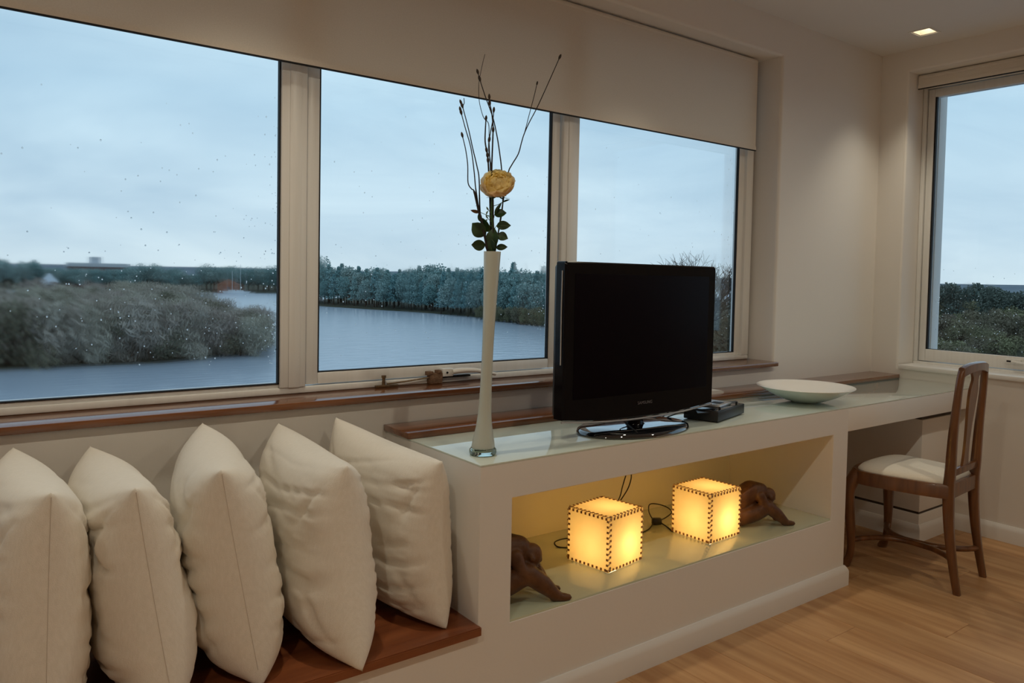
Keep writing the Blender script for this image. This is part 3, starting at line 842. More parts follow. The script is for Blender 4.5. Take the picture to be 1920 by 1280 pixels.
FWD = Vector((0.626, 0.779, 0.0)); RGT = Vector((0.779, -0.626, 0.0)); UPV = Vector((0, 0, 1))
def leaf_mesh(c, along, across, ln, wd, cup=0.15, fold=0.12, n=9, m=5, tip=1.6):
    """pointed oval leaf with a midrib fold, centred on c"""
    along = along.normalized(); across = (across - along * across.dot(along)).normalized(); nr = along.cross(across).normalized()
    mb = MB(); vs = []; fs = []
    for side in (0.0, 0.0006):
        for i in range(n + 1):
            t = i / n
            w = wd / 2 * max(0.02, math.sin(PI * t ** 0.85)) ** 0.75
            if t > 0.8: w *= 1 - 0.35 * (t - 0.8) / 0.2
            for j in range(-m, m + 1):
                s = j / m
                vs.append(c + along * (t - 0.5) * ln + across * s * w + nr * (abs(s) * w * fold * 2 - cup * ln * (2 * t - 1) ** 2 * 0.5 + side))
    K = 2 * m + 1; S = (n + 1) * K
    for i in range(n):
        for j in range(K - 1):
            a = i * K + j
            fs.append((a, a + 1, a + K + 1, a + K)); fs.append((S + a, S + a + K, S + a + K + 1, S + a + 1))
    bd = [i * K for i in range(n + 1)] + [n * K + j for j in range(1, K)] + [i * K + K - 1 for i in range(n - 1, -1, -1)] + [j for j in range(K - 2, 0, -1)]
    for a, b in zip(bd, bd[1:] + bd[:1]): fs.append((a, b, S + b, S + a))
    return mb.add(vs, fs)

def make_rose():
    stem_pts = smooth_path([(1.268, 1.928, 1.30), (1.270, 1.923, 1.375), (1.271, 1.924, 1.417), (1.270, 1.927, 1.458), (1.268, 1.930, 1.50), (1.271, 1.930, 1.534), (1.280, 1.922, 1.552)])
    root = MB().tube(stem_pts, [0.0030] * 10 + [0.0038] * 10 + [0.0034] * 6 + [0.005] * 5, 9).build('artificial_rose', M_stem, smooth=True)
    tag(root, 'pale yellow full-blown rose with dark leaves in the tall white vase', 'flower')
    C = Vector((1.2835, 1.921, 1.567)) - FWD * 0.008 + UPV * 0.003
    # petals: three whorls of cupped petals
    def petal(az, R, th0, th1, half, flare, m, seed):
        rnd = random.Random(seed)
        R *= rnd.uniform(0.95, 1.05); th1 += rnd.uniform(-0.16, 0.16); az += rnd.uniform(-0.15, 0.15)
        n, k = 9, 5; vs = []; fs = []
        for i in range(n + 1):
            t = i / n
            th = th0 + (th1 - th0) * t                                  # polar angle, from under the bloom to the lip
            hw = half * (0.45 + 0.55 * math.sin(PI * min(1.0, 0.1 + 0.62 * t))) * (1.0 if t < 0.8 else 1 - 2.2 * (t - 0.8) ** 1.3)
            for j in range(-k, k + 1):
                q = j / k
                lip = flare * t ** 5 * (1 - 0.35 * abs(q)) + 0.0016 * math.sin(5 * q + seed) * t * t
                r = R * (1 + 0.05 * abs(q) * t) ; thq = th + 0.16 * q * q * t
                a = az + q * hw
                x = r * math.sin(thq) + lip; z = (0.047 - R) * 0.45 + r * math.cos(thq) * (0.82 if thq < PI / 2 else 0.66)
                vs.append(C + TILT @ Vector((x * math.cos(a), x * math.sin(a), z)))
        K = 2 * k + 1
        for i in range(n):
            for j in range(K - 1):
                q = i * K + j
                fs.append((q, q + 1, q + K + 1, q + K))
        return MB().add(vs, fs).build('petal', m, root, smooth=True, ang=120)
    TILT = Matrix.Rotation(math.radians(50), 3, RGT)
    if (TILT @ UPV).dot(FWD) > 0: TILT = Matrix.Rotation(math.radians(-50), 3, RGT)
    D = math.radians
    for cnt, ph, R, t0, t1, half, fl, m in ((5, 0.2, 0.047, 165, 84, 0.72, 0.006, M_petal_out), (6, 0.8, 0.046, 160, 66, 0.66, 0.005, M_petal_out),
            (6, 0.3, 0.042, 150, 54, 0.66, 0.005, M_petal), (6, 0.9, 0.037, 140, 44, 0.66, 0.004, M_petal),
            (5, 0.1, 0.0325, 120, 34, 0.72, 0.004, M_petal), (5, 0.7, 0.0275, 110, 24, 0.75, 0.003, M_petal), (4, 0.0, 0.022, 110, 20, 0.8, 0.002, M_petal),
            (3, 0.6, 0.016, 110, 14, 0.9, 0.001, M_petal), (3, 0.1, 0.010, 110, 6, 1.0, 0.0, M_petal)):
        for i in range(cnt): petal(i * 2 * PI / cnt + ph, R, D(t0), D(t1), half, fl, m, int(R * 10000) + i)
    # sepals under the bloom
    for az in (0.4, 1.7, 2.9, 4.2, 5.5):
        d = Vector((math.cos(az), math.sin(az), -0.35))
        leaf_mesh(C + d * 0.018 + UPV * -0.032, d, d.cross(UPV), 0.036, 0.008, n=6, m=2).build('sepal', M_stem, root, smooth=True)
    # leaves: centre, growth direction in the plane facing the room, length, width
    def LF(c, dr, du, ln, wd, m=M_leaf, tw=0.5, name='leaf'):
        c = Vector(c); al = RGT * dr + UPV * du
        ac = (UPV * dr - RGT * du) * (1 - tw * 0.4) + FWD * tw
        o = leaf_mesh(c, al, ac, ln, wd).build(name, m, root, smooth=True, ang=100)
        base = c - al.normalized() * ln * 0.5
        on = Vector((1.2705, 1.924, max(1.376, base.z - 0.012)))
        MB().tube([on, (on + base) / 2 + UPV * -0.002, base, c], [0.0011, 0.001, 0.001, 0.0004], 6).build('leaf_stalk', M_stem, o, smooth=True)
        return o
    LF((1.236, 1.950, 1.436), -0.75, 0.65, 0.054, 0.046, tw=0.25)
    LF((1.236, 1.950, 1.390), -1.0, -0.02, 0.042, 0.033, tw=0.2)
    LF((1.252, 1.938, 1.449), -0.45, 0.85, 0.046, 0.030, tw=0.5)
    LF((1.295, 1.907, 1.449), 1.0, 0.06, 0.043, 0.028, tw=0.2)
    LF((1.292, 1.907, 1.416), 0.85, -0.25, 0.034, 0.029, tw=0.3)
    LF((1.290, 1.907, 1.385), 1.0, 0.10, 0.034, 0.020, tw=0.2)
    LF((1.266, 1.920, 1.412), 0.1, 1.0, 0.060, 0.042, tw=0.3)
    LF((1.262, 1.922, 1.390), -0.2, 1.0, 0.040, 0.036, tw=0.4)
    LF((1.288, 1.914, 1.484), 0.75, 0.15, 0.036, 0.028, tw=0.3)
    LF((1.281, 1.918, 1.498), 0.5, 0.9, 0.040, 0.012, tw=0.4)
    LF((1.229, 1.959, 1.489), -1.0, 0.18, 0.030, 0.011, M_brownleaf, tw=0.4)
    LF((1.240, 1.950, 1.470), -0.4, 0.9, 0.028, 0.014, tw=0.4)
    LF((1.300, 1.903, 1.522), 0.9, 0.35, 0.022, 0.006, tw=0.4)
    for i in range(4):
        LF((1.2535 + 0.001 * i, 1.936, 1.462 + i * 0.012), -0.5 if i % 2 else 0.4, 0.8, 0.013, 0.005, M_paleleaf, 0.3, 'sprig_leaf')
make_rose()

# ------------------------------------------------------------------ television
def make_tv():
    root = empty('television', (1.90, 1.955, CZT), 'black flat-screen television with a gloss oval foot on the glass desk top', 'television')
    x0, x1, zt, zb, dip = 1.541, 2.264, 1.352, 0.842, 0.020
    def outline(ins=0.0):
        pts = []
        a0, a1 = x0 + ins, x1 - ins
        for i in range(25):
            t = i / 24
            pts.append((a0 + (a1 - a0) * t, zb + ins - dip * (1 - (2 * t - 1) ** 2)))
        def corner(cx, cz, s, e, r=0.008):
            return [(cx + r * math.cos(s + (e - s) * k / 4), cz + r * math.sin(s + (e - s) * k / 4)) for k in range(5)]
        pts += corner(a1 - 0.008, zt - ins - 0.008, 0, PI / 2)
        pts += corner(a0 + 0.008, zt - ins - 0.008, PI / 2, PI)
        return pts
    MB().extrude(outline(), 1.915, 1.962, bev=0.006).build('bezel', M_tv, root, smooth=True, ang=30, world=True)
    # rounded back shell
    v = []; rings = [(0.003, 1.960), (0.012, 1.985), (0.03, 2.0), (0.09, 2.012)]
    mb = MB(); base = outline()
    cx, cz = (x0 + x1) / 2, (zt + zb) / 2
    allv = []
    for ins, y in rings:
        kx = 1 - 2 * ins / (x1 - x0); kz = 1 - 2 * ins / (zt - zb)
        allv += [(cx + (p[0] - cx) * kx, y, cz + (p[1] - cz) * kz) for p in base]
    n = len(base); fs = []
    for i in range(len(rings) - 1):
        for k in range(n):
            k2 = (k + 1) % n; fs.append((i * n + k, i * n + k2, (i + 1) * n + k2, (i + 1) * n + k))
    fs.append(tuple(range((len(rings) - 1) * n, len(rings) * n)))
    mb.add(allv, fs).build('back_shell', M_tvside, root, smooth=True, ang=50, world=True)
    MB().box(x0 + 0.040, x1 - 0.040, 1.9132, 1.918, 0.905, zt - 0.038, bev=0.0012).build('screen', M_screen, root, smooth=True, world=True)
    st = [(x, 1.921, z - 0.0055) for (x, z) in base[:25]]
    MB().tube(st, 0.0042, 8).build('clear_trim_strip', M_silver, root, smooth=True, world=True)
    MB().tube([(x0 - 0.0015, 1.930, zt - 0.03), (x0 - 0.003, 1.930, 1.20), (x0 - 0.0015, 1.930, 1.02)], 0.0022, 8).build('side_trim', M_silver, root, smooth=True, world=True)
    # maker's lettering under the screen
    cu = bpy.data.curves.new('maker_lettering', 'FONT'); cu.body = 'SAMSUNG'; cu.size = 0.0145; cu.align_x = 'CENTER'; cu.extrude = 0.0003
    cu.space_character = 1.1
    tmp = bpy.data.objects.new('maker_lettering', cu); COL.objects.link(tmp)
    me = bpy.data.meshes.new_from_object(tmp.evaluated_get(bpy.context.evaluated_depsgraph_get())); bpy.data.objects.remove(tmp)
    lo = bpy.data.objects.new('maker_lettering', me); COL.objects.link(lo); lo.parent = root; me.materials.clear(); me.materials.append(M_logo)
    lo.location = Vector((1.905, 1.9125, 0.868)) - Vector(root.location); lo.rotation_euler = (PI / 2, 0, 0)
    MB().lathe([(0.044, 0.018), (0.036, 0.024), (0.032, 0.036), (0.032, 0.075)], 24, c=(1.895, 1.950, CZT), sy=0.7).build('neck', M_tv, root, smooth=True, world=True)
    MB().lathe([(0.97, 0.0005), (1.0, 0.006), (0.985, 0.013), (0.93, 0.018), (0.5, 0.0205), (0.02, 0.021)], 64, c=(1.893, 1.952, CZT), sx=0.232, sy=0.150).build('stand_foot', M_base, root, smooth=True, ang=50, world=True)
make_tv()

# ------------------------------------------------------------------ set-top box, small white box, cables
def make_settop():
    root = empty('set_top_box', (2.346, 1.972, CZT), 'small black set-top box with a silver gadget on its lid, behind the television foot', 'set-top box', rz=math.radians(17))
    w, d, h = 0.132, 0.070, 0.042
    MB().box(-w, w, -d, d, 0.004, h, bev=0.003).build('case', M_black, root, smooth=True)
    MB().box(-w + 0.004, w - 0.050, -d + 0.004, d - 0.004, h, h + 0.003, bev=0.001).build('lid', M_blackgloss, root, smooth=True)
    g = MB().box(-0.06, 0.062, -0.046, 0.044, h + 0.003, h + 0.013, bev=0.004).build('gadget_body', M_silver, root, smooth=True)
    MB().box(-0.02, 0.018, -0.03, 0.01, h + 0.013, h + 0.0145, bev=0.0005).build('gadget_window', M_gasket, g)
    for x in (-0.095, 0.070): MB().box(x - 0.003, x + 0.003, -d + 0.005, -d + 0.013, h, h + 0.014, bev=0.001).build('peg', M_black, root, smooth=True)
    for sx in (-1, 1):
        MB().add([(sx * w, -0.04, h - 0.008), (sx * w, 0.02, h - 0.006), (sx * (w + 0.06), -0.015, h - 0.004), (sx * w, -0.04, h - 0.004), (sx * w, 0.02, h - 0.002), (sx * (w + 0.06), -0.015, h - 0.002)],
                 [(0, 1, 2), (3, 5, 4), (0, 3, 4, 1), (1, 4, 5, 2), (2, 5, 3, 0)]).build('side_tab', M_black, root)
    for sx in (-1, 1):
        for sy in (-1, 1): MB().box(sx * 0.105 - 0.008, sx * 0.105 + 0.008, sy * 0.052 - 0.008, sy * 0.052 + 0.008, 0, 0.005).build('rubber_foot', M_gasket, root)
make_settop()
thing_mesh(MB().extrude([(2.50, 0.793), (2.755, 0.793), (2.758, 0.800), (2.735, 0.808), (2.52, 0.816), (2.50, 0.814)], 2.265, 2.33, bev=0.003), 'white_plastic_box', M_whitebox,
           'small white plastic box on the wooden ledge, half behind the television', 'box')
CZ2 = CZT + 0.0024
thing_mesh(MB().tube(smooth_path([(2.02, 2.03, 0.82), (2.00, 2.05, 0.785), (2.05, 2.07, CZ2), (2.12, 2.03, 0.80), (2.19, 1.99, 0.808), (2.205, 2.045, 0.81), (2.17, 2.075, CZ2), (2.11, 2.03, CZ2), (2.15, 1.985, 0.800), (2.200, 1.985, 0.797)], 7), 0.0022, 7),
           'looped_cable', M_cord, 'thin black looped cable between the television and the set-top box', 'cable')
thing_mesh(MB().tube(smooth_path([(1.845, 1.968, 0.838), (1.835, 1.960, 0.812), (1.85, 1.955, 0.803), (1.845, 1.925, 0.7945), (1.81, 1.86, 0.7925), (1.80, 1.838, 0.7885)], 6), 0.0024, 7),
           'hanging_cable', M_cord, 'short black cable hanging down beside the television neck onto its foot', 'cable')

# ------------------------------------------------------------------ shallow bowl
def make_bowl():
    cx, cy = 2.99, 2.00; R = 0.212
    root = empty('shallow_bowl', (cx, cy, CZT), 'large shallow white bowl with a pale green outside, on the glass desk top', 'bowl')
    out = [(0.060, 0.0), (0.064, 0.002)]
    for i in range(1, 15):
        t = i / 14; out.append((0.064 + (R - 0.064) * t, 0.004 + 0.066 * t ** 1.35))
    inn = [(R - 0.003, 0.0715)]
    for i in range(13, -1, -1):
        t = i / 14; inn.append((0.060 + (R - 0.066) * t, 0.010 + 0.060 * t ** 1.35))
    inn.append((0.002, 0.009))
    def ring(prof, name, m, caps):
        MB().lathe(prof, 72, caps=caps).build(name, m, root, smooth=True, ang=60)
    ring(out, 'outer_shell', M_bowlout, (True, False))
    ring([out[-1], (R - 0.0005, 0.0716)] + inn, 'inner_glaze', M_bowl, (False, True))
make_bowl()

# ------------------------------------------------------------------ parchment cube lamps
def make_cube_lamp(cx, cy, rz, label, off):
    S, z0 = 0.187, 0.3052
    root = empty('cube_lamp', (cx, cy, z0), label, 'lamp', 'parchment cube lamps in the niche', rz=rz)
    h = S / 2; e = 0.004
    lo, hi = 0.0006, S
    # thin parchment panels
    P = [[(-h, -h, lo), (h, -h, lo), (h, -h, hi), (-h, -h, hi)], [(h, -h, lo), (h, h, lo), (h, h, hi), (h, -h, hi)],
         [(h, h, lo), (-h, h, lo), (-h, h, hi), (h, h, hi)], [(-h, h, lo), (-h, -h, lo), (-h, -h, hi), (-h, h, hi)],
         [(-h, -h, hi), (h, -h, hi), (h, h, hi), (-h, h, hi)]]
    for q in P: MB().add(q, [(0, 1, 2, 3)]).build('shade_panel', M_parch, root)
    # lacing along every edge: staggered dark stitches on both faces and a cream cord bumping over the edge
    C = [(-h, -h), (h, -h), (h, h), (-h, h)]
    edges = []
    for k in range(4):
        a, b = C[k], C[(k + 1) % 4]
        d = Vector((b[0] - a[0], b[1] - a[1], 0)).normalized(); nout = Vector((d.y, -d.x, 0))
        edges.append((Vector((*a, hi)), Vector((*b, hi)), nout, UPV))
        edges.append((Vector((*a, lo)), Vector((*b, lo)), nout, -UPV))
        n1 = nout; pr = C[k - 1]; d0 = Vector((a[0] - pr[0], a[1] - pr[1], 0)).normalized(); n0 = Vector((d0.y, -d0.x, 0))
        edges.append((Vector((*a, lo)), Vector((*a, hi)), n0, n1))
    for (a, b, n0, n1) in edges:
        t = (b - a).normalized(); L = (b - a).length; cnt = 10; dk = MB(); cm = MB()
        for i in range(cnt):
            for s, (na, nb) in enumerate(((n0, n1), (n1, n0))):
                p = a + t * L * (i + 0.28 + 0.5 * s) / cnt
                c = p - nb * 0.0060 + na * 0.0006
                if c.z < 0.0015: continue
                u, w = t * 0.0036, nb * 0.0042
                q = [c - u - w, c + u - w, c + u + w, c - u + w]
                dk.add([x + na * hgt for hgt in (0, 0.0018) for x in q], [(0, 3, 2, 1), (4, 5, 6, 7), (0, 1, 5, 4), (1, 2, 6, 5), (2, 3, 7, 6), (3, 0, 4, 7)])
            p0 = a + t * L * (i + 0.25) / cnt; p1 = a + t * L * (i + 0.75) / cnt
            if min(p0.z, p1.z) > 0.001 and n1 != -UPV:
                cm.tube([p0 - n1 * 0.004 + n0 * 0.001, (p0 + p1) / 2 + (n0 + n1) * 0.0020, p1 - n0 * 0.004 + n1 * 0.001], 0.0020, 5)
        o = dk.build('lacing', M_lace, root); o['kind'] = 'stuff'
        if cm.v:
            o2 = cm.build('edge_cord', M_lacecream, root, smooth=True); o2['kind'] = 'stuff'
    # base plate, socket and bulb
    MB().box(-h + 0.006, h - 0.006, -h + 0.006, h - 0.006, 0.0, 0.004).build('base_plate', M_lacecream, root)
    MB().tube([(off[0], off[1], 0.004), (off[0], off[1], 0.045)], 0.012, 12).build('bulb_socket', M_whitebox, root, smooth=True)
    l = bpy.data.lights.new('lamp_bulb', 'POINT'); l.energy = LAMP_W; l.color = (1.0, 0.72, 0.36); l.shadow_soft_size = 0.022
    lo_ = bpy.data.objects.new('lamp_bulb', l); COL.objects.link(lo_); lo_.parent = root; lo_.location = (off[0], off[1], 0.075)
    return root
LAMP_W = 0.80
make_cube_lamp(1.828, 2.017, math.radians(9), 'glowing parchment cube lamp with laced edges on the left of the niche', (0.022, -0.012))
make_cube_lamp(2.345, 2.000, math.radians(3), 'glowing parchment cube lamp with laced edges on the right of the niche', (0.018, -0.016))

# ------------------------------------------------------------------ cords in the niche
zc = 0.3052 + 0.0026
thing_mesh(MB().tube(smooth_path([(2.13, 2.335, 0.31), (2.125, 2.31, 0.36), (2.118, 2.27, 0.40), (2.126, 2.26, 0.43), (2.128, 2.25, 0.47), (2.168, 2.262, 0.528), (2.184, 2.26, 0.50), (2.172, 2.262, 0.455), (2.140, 2.262, 0.418), (2.115, 2.27, 0.385), (2.10, 2.30, 0.33), (2.07, 2.32, zc)], 6), 0.0024, 7),
           'lamp_flex', M_cord, 'thin black flex standing up in a twisted loop behind the left cube lamp', 'cable')
thing_mesh(MB().tube(smooth_path([(1.90, 2.20, zc), (1.83, 2.23, zc + 0.012), (1.775, 2.235, zc + 0.008), (1.765, 2.205, zc), (1.80, 2.17, zc), (1.86, 2.145, zc)], 6), 0.0024, 7),
           'lamp_flex', M_cord, 'small black flex loop poking out left of the left cube lamp', 'cable')
def make_switch_flex():
    root = empty('switched_flex', (2.26, 2.185, 0.3052), 'black flex with an inline switch looping between the two cube lamps', 'cable')
    MB().box(-0.019, 0.019, -0.013, 0.013, 0.001, 0.026, bev=0.004).build('inline_switch', M_black, root, smooth=True).rotation_euler = (0, 0, -0.45)
    W = lambda pts, n='cord': MB().tube(smooth_path(pts, 7), 0.0024, 7).build(n, M_cord, root, smooth=True, world=True)
    W([(1.98, 2.16, zc), (2.09, 2.14, zc), (2.185, 2.155, zc), (2.248, 2.19, 0.318)])
    W([(2.25, 2.195, 0.322), (2.29, 2.26, 0.335), (2.36, 2.32, 0.34), (2.40, 2.28, 0.335), (2.39, 2.225, 0.325), (2.33, 2.20, 0.318), (2.275, 2.185, 0.318)])
    W([(2.27, 2.175, 0.316), (2.262, 2.12, zc), (2.248, 2.082, zc), (2.275, 2.09, zc), (2.33, 2.125, zc)])
make_switch_flex()

# ------------------------------------------------------------------ crouching figurines
def make_figure(cx, cy, rz, label):
    """small carved man curled over his knee, one leg stretched out in front: one continuous skin"""
    bm = bmesh.new()
    def ball(p, r, s=(1, 1, 1), rot=None):
        M = Matrix.Translation(Vector(p)) @ (rot.to_4x4() if rot else Matrix.Identity(4)) @ Matrix.Diagonal((s[0] * r, s[1] * r, s[2] * r, 1))
        bmesh.ops.create_icosphere(bm, subdivisions=3, radius=1.0, matrix=M)
    def limb(pts, rs, n=7):
        for i in range(len(pts) - 1):
            a, b = Vector(pts[i]), Vector(pts[i + 1])
            for k in range(n):
                t = k / n; ball(a.lerp(b, t), rs[i] * (1 - t) + rs[i + 1] * t)
        ball(pts[-1], rs[-1])
    # local axes: +x the way the figure faces, z up
    limb([(-0.062, 0.0, 0.052), (-0.045, 0.0, 0.098), (-0.008, 0.0, 0.126), (0.030, 0.0, 0.128)], [0.040, 0.046, 0.043, 0.032])     # curled back
    limb([(0.030, 0, 0.126), (0.052, -0.004, 0.116)], [0.020, 0.018])                                                          # neck
    ball((0.064, -0.008, 0.112), 0.028, (1.0, 0.88, 1.08))                                                                       # head bowed
    ball((0.085, -0.010, 0.100), 0.008)                                                                                        # nose
    for s in (-1, 1):
        limb([(0.020, s * 0.036, 0.118), (0.038, s * 0.048, 0.080), (0.072, s * 0.030, 0.072)], [0.019, 0.016, 0.012])           # arms folded on the knee
        ball((0.082, s * 0.020, 0.072), 0.012)
        ball((0.062, s * 0.0275 - 0.008, 0.111), 0.007)                                                                       # ears
    limb([(-0.055, -0.028, 0.036), (0.000, -0.040, 0.054), (0.052, -0.036, 0.074)], [0.034, 0.031, 0.025])                     # near thigh
    limb([(0.052, -0.036, 0.074), (0.090, -0.034, 0.046), (0.124, -0.034, 0.016)], [0.025, 0.023, 0.015])                     # near shin
    limb([(0.120, -0.034, 0.013), (0.146, -0.034, 0.009), (0.158, -0.034, 0.008)], [0.013, 0.0105, 0.008])                     # near foot
    limb([(-0.055, 0.028, 0.036), (0.010, 0.036, 0.066), (0.064, 0.030, 0.082)], [0.033, 0.028, 0.022])                       # far thigh
    limb([(0.064, 0.030, 0.082), (0.092, 0.028, 0.046), (0.112, 0.026, 0.014)], [0.022, 0.017, 0.012])                       # far shin
    limb([(0.112, 0.026, 0.012), (0.140, 0.024, 0.008)], [0.012, 0.008])
    ball((-0.060, 0, 0.034), 0.036, (1.0, 1.3, 0.95))                                                                            # seat
    me = bpy.data.meshes.new('tmp_figure'); bm.to_mesh(me); bm.free()
    tmp = bpy.data.objects.new('tmp_figure', me); COL.objects.link(tmp)
    md = tmp.modifiers.new('r', 'REMESH'); md.mode = 'VOXEL'; md.voxel_size = 0.0036
    m2 = tmp.modifiers.new('s', 'SMOOTH'); m2.iterations = 3; m2.factor = 0.5
    dg = bpy.context.evaluated_depsgraph_get(); ev = tmp.evaluated_get(dg)
    nm = bpy.data.meshes.new_from_object(ev)
    bpy.data.objects.remove(tmp); bpy.data.meshes.remove(me)
    for v in nm.vertices:
        if v.co.z < 0.0005: v.co.z = 0.0005
    nm.materials.clear(); nm.materials.append(M_bronze); nm.shade_smooth(); nm.name = 'carved_figurine'
    o = bpy.data.objects.new('carved_figurine', nm); COL.objects.link(o)
    o.location = (cx, cy, 0.3052); o.rotation_euler = (0, 0, rz)
    return tag(o, label, 'figurine', 'brown carved figurines in the niche')
f1 = make_figure(1.352, 1.945, math.radians(-28), 'brown carved figurine of a crouching man at the left end of the niche')
f1.scale = (1.22, 1.22, 1.22)
f2 = link_copy(f1, loc=(2.590, 1.968, 0.3052), rot=(0, 0, math.radians(-30)), scale=(1.06, 1.06, 1.06))
tag(f2, 'brown carved figurine of a crouching man right of the right cube lamp', 'figurine', 'brown carved figurines in the niche')

# ------------------------------------------------------------------ dining chair
def make_chair():
    root = empty('dining_chair', (3.480, 1.480, 0), 'carved brown wooden chair with vase-shaped splat and cream seat at the desk', 'chair', rz=math.radians(4.8))
    # back legs running up into the back posts
    for s in (-1, 1):
        pts = smooth_path([(s * 0.155, -0.008, 0.0), (s * 0.152, 0.015, 0.12), (s * 0.149, 0.036, 0.27), (s * 0.147, 0.045, 0.42), (s * 0.150, 0.040, 0.52), (s * 0.152, 0.034, 0.68), (s * 0.150, 0.024, 0.82), (s * 0.143, 0.018, 0.91), (s * 0.128, 0.014, 0.955)], 4)
        n = len(pts); wx = []; wy = []
        for p in pts:
            z = p.z
            wx.append(0.026 + 0.010 * max(0, 1 - abs(z - 0.42) / 0.42)); wy.append(0.028 + 0.016 * max(0, 1 - abs(z - 0.42) / 0.42))
        MB().rectsweep(pts, wx, wy, 0.35).build('back_leg', M_chair, root, smooth=True, ang=50)
    # crest rail with a dipped top
    cr = MB(); vs = []; fs = []; n = 16
    for i in range(n + 1):
        t = -1 + 2 * i / n; x = t * 0.145
        top = 0.975 - 0.016 * abs(t) ** 3 ; bot = 0.925 + 0.020 * (1 - t * t) - 0.006
        y = 0.014 - 0.010 * (1 - t * t)
        d = 0.012
        vs += [(x, y - d, bot), (x, y + d, bot), (x, y + d, top - 0.004), (x, y + d * 0.5, top), (x, y - d * 0.5, top), (x, y - d, top - 0.004)]
    for i in range(n):
        for k in range(6):
            k2 = (k + 1) % 6; fs.append((i * 6 + k, i * 6 + k2, (i + 1) * 6 + k2, (i + 1) * 6 + k))
    fs += [(5, 4, 3, 2, 1, 0), tuple(n * 6 + k for k in range(6))]
    cr.add(vs, fs).build('crest_rail', M_chair, root, smooth=True, ang=50)
    # vase-shaped splat
    prof = [(0.505, 0.034), (0.53, 0.031), (0.57, 0.025), (0.63, 0.024), (0.70, 0.029), (0.76, 0.039), (0.82, 0.046), (0.855, 0.045), (0.88, 0.036), (0.897, 0.029), (0.91, 0.033), (0.93, 0.052), (0.958, 0.072)]
    sp = MB(); vs = []; fs = []
    def yb(z): 
        t = (z - 0.505) / 0.445
        return 0.038 - 0.034 * t + 0.004 * math.sin(PI * t)
    for (z, w) in prof:
        for (sx, sy) in ((-1, -1), (1, -1), (1, 1), (-1, 1)): vs.append((sx * w, yb(z) + sy * 0.0055, z))
    for i in range(len(prof) - 1):
        for k in range(4):
            k2 = (k + 1) % 4; fs.append((i * 4 + k, i * 4 + k2, (i + 1) * 4 + k2, (i + 1) * 4 + k))
    fs += [(3, 2, 1, 0), tuple((len(prof) - 1) * 4 + k for k in range(4))]
    sp.add(vs, fs).build('back_splat', M_chair, root, smooth=True, ang=40)
    MB().box(-0.148, 0.148, 0.026, 0.048, 0.492, 0.522, bev=0.004).build('lower_back_rail', M_chair, root, smooth=True)
    # seat outline: balloon shape
    def seat(ins):
        pts = []
        prof = [(-0.162, 0.030), (-0.190, 0.12), (-0.212, 0.24), (-0.226, 0.34), (-0.222, 0.405), (-0.196, 0.448), (-0.15, 0.468), (-0.08, 0.478), (0.0, 0.481)]
        L = smooth_path([(x, y, 0) for x, y in prof], 4)
        L = L + [Vector((-p.x, p.y, 0)) for p in reversed(L[:-1])]
        c = Vector((0, 0.25, 0))
        return [(c + (p - c) * (1 - ins / 0.22)) for p in L]
    o_, i_ = seat(0.0), seat(0.020)
    n = len(o_); vs = []; fs = []
    for ring, z in ((o_, 0.398), (o_, 0.452), (seat(0.004), 0.457), (i_, 0.457), (i_, 0.398)): vs += [(p.x, p.y, z) for p in ring]
    for r in range(5):
        r2 = (r + 1) % 5
        for k in range(n):
            k2 = (k + 1) % n; fs.append((r * n + k, r * n + k2, r2 * n + k2, r2 * n + k))
    MB().add(vs, fs).build('seat_rail', M_chair, root, smooth=True, ang=40)
    vs = []; fs = []; rings = [(0.021, 0.44), (0.021, 0.459), (0.030, 0.470), (0.055, 0.480), (0.10, 0.488), (0.16, 0.491)]
    for ins, z in rings: vs += [(p.x, p.y, z) for p in seat(ins)]
    for r in range(len(rings) - 1):
        for k in range(n):
            k2 = (k + 1) % n; fs.append((r * n + k, r * n + k2, (r + 1) * n + k2, (r + 1) * n + k))
    fs += [tuple(range(n - 1, -1, -1)), tuple((len(rings) - 1) * n + k for k in range(n))]
    MB().add(vs, fs).build('seat_pad', M_seat, root, smooth=True, ang=60)
    # cabriole front legs
    for s in (-1, 1):
        P = smooth_path([(s * 0.188, 0.420, 0.450), (s * 0.204, 0.442, 0.405), (s * 0.212, 0.456, 0.355), (s * 0.206, 0.452, 0.27), (s * 0.196, 0.446, 0.17), (s * 0.190, 0.446, 0.08), (s * 0.192, 0.456, 0.035), (s * 0.196, 0.468, 0.010), (s * 0.196, 0.470, 0.0)], 4)
        R_ = []
        for p in P:
            z = p.z
            R_.append(0.030 if z > 0.40 else 0.017 + 0.014 * ((z - 0.10) / 0.30) if z > 0.10 else 0.017 if z > 0.045 else 0.017 + 0.006 * (0.045 - z) / 0.045)
        MB().tube(P, R_, 12).build('front_leg', M_chair, root, smooth=True, ang=60)
    # curved crossing stretchers, joined in the middle
    zs = 0.125
    for s in (-1, 1):
        P = smooth_path([(s * 0.152, 0.016, zs), (s * 0.085, 0.055, zs), (s * 0.032, 0.13, zs), (s * 0.012, 0.21, zs), (s * 0.012, 0.29, zs), (s * 0.045, 0.36, zs), (s * 0.115, 0.415, zs), (s * 0.192, 0.446, zs)], 5)
        MB().tube(P, 0.0140, 10, flat=0.9).build('stretcher', M_chair, root, smooth=True, ang=60)
    return root
make_chair()

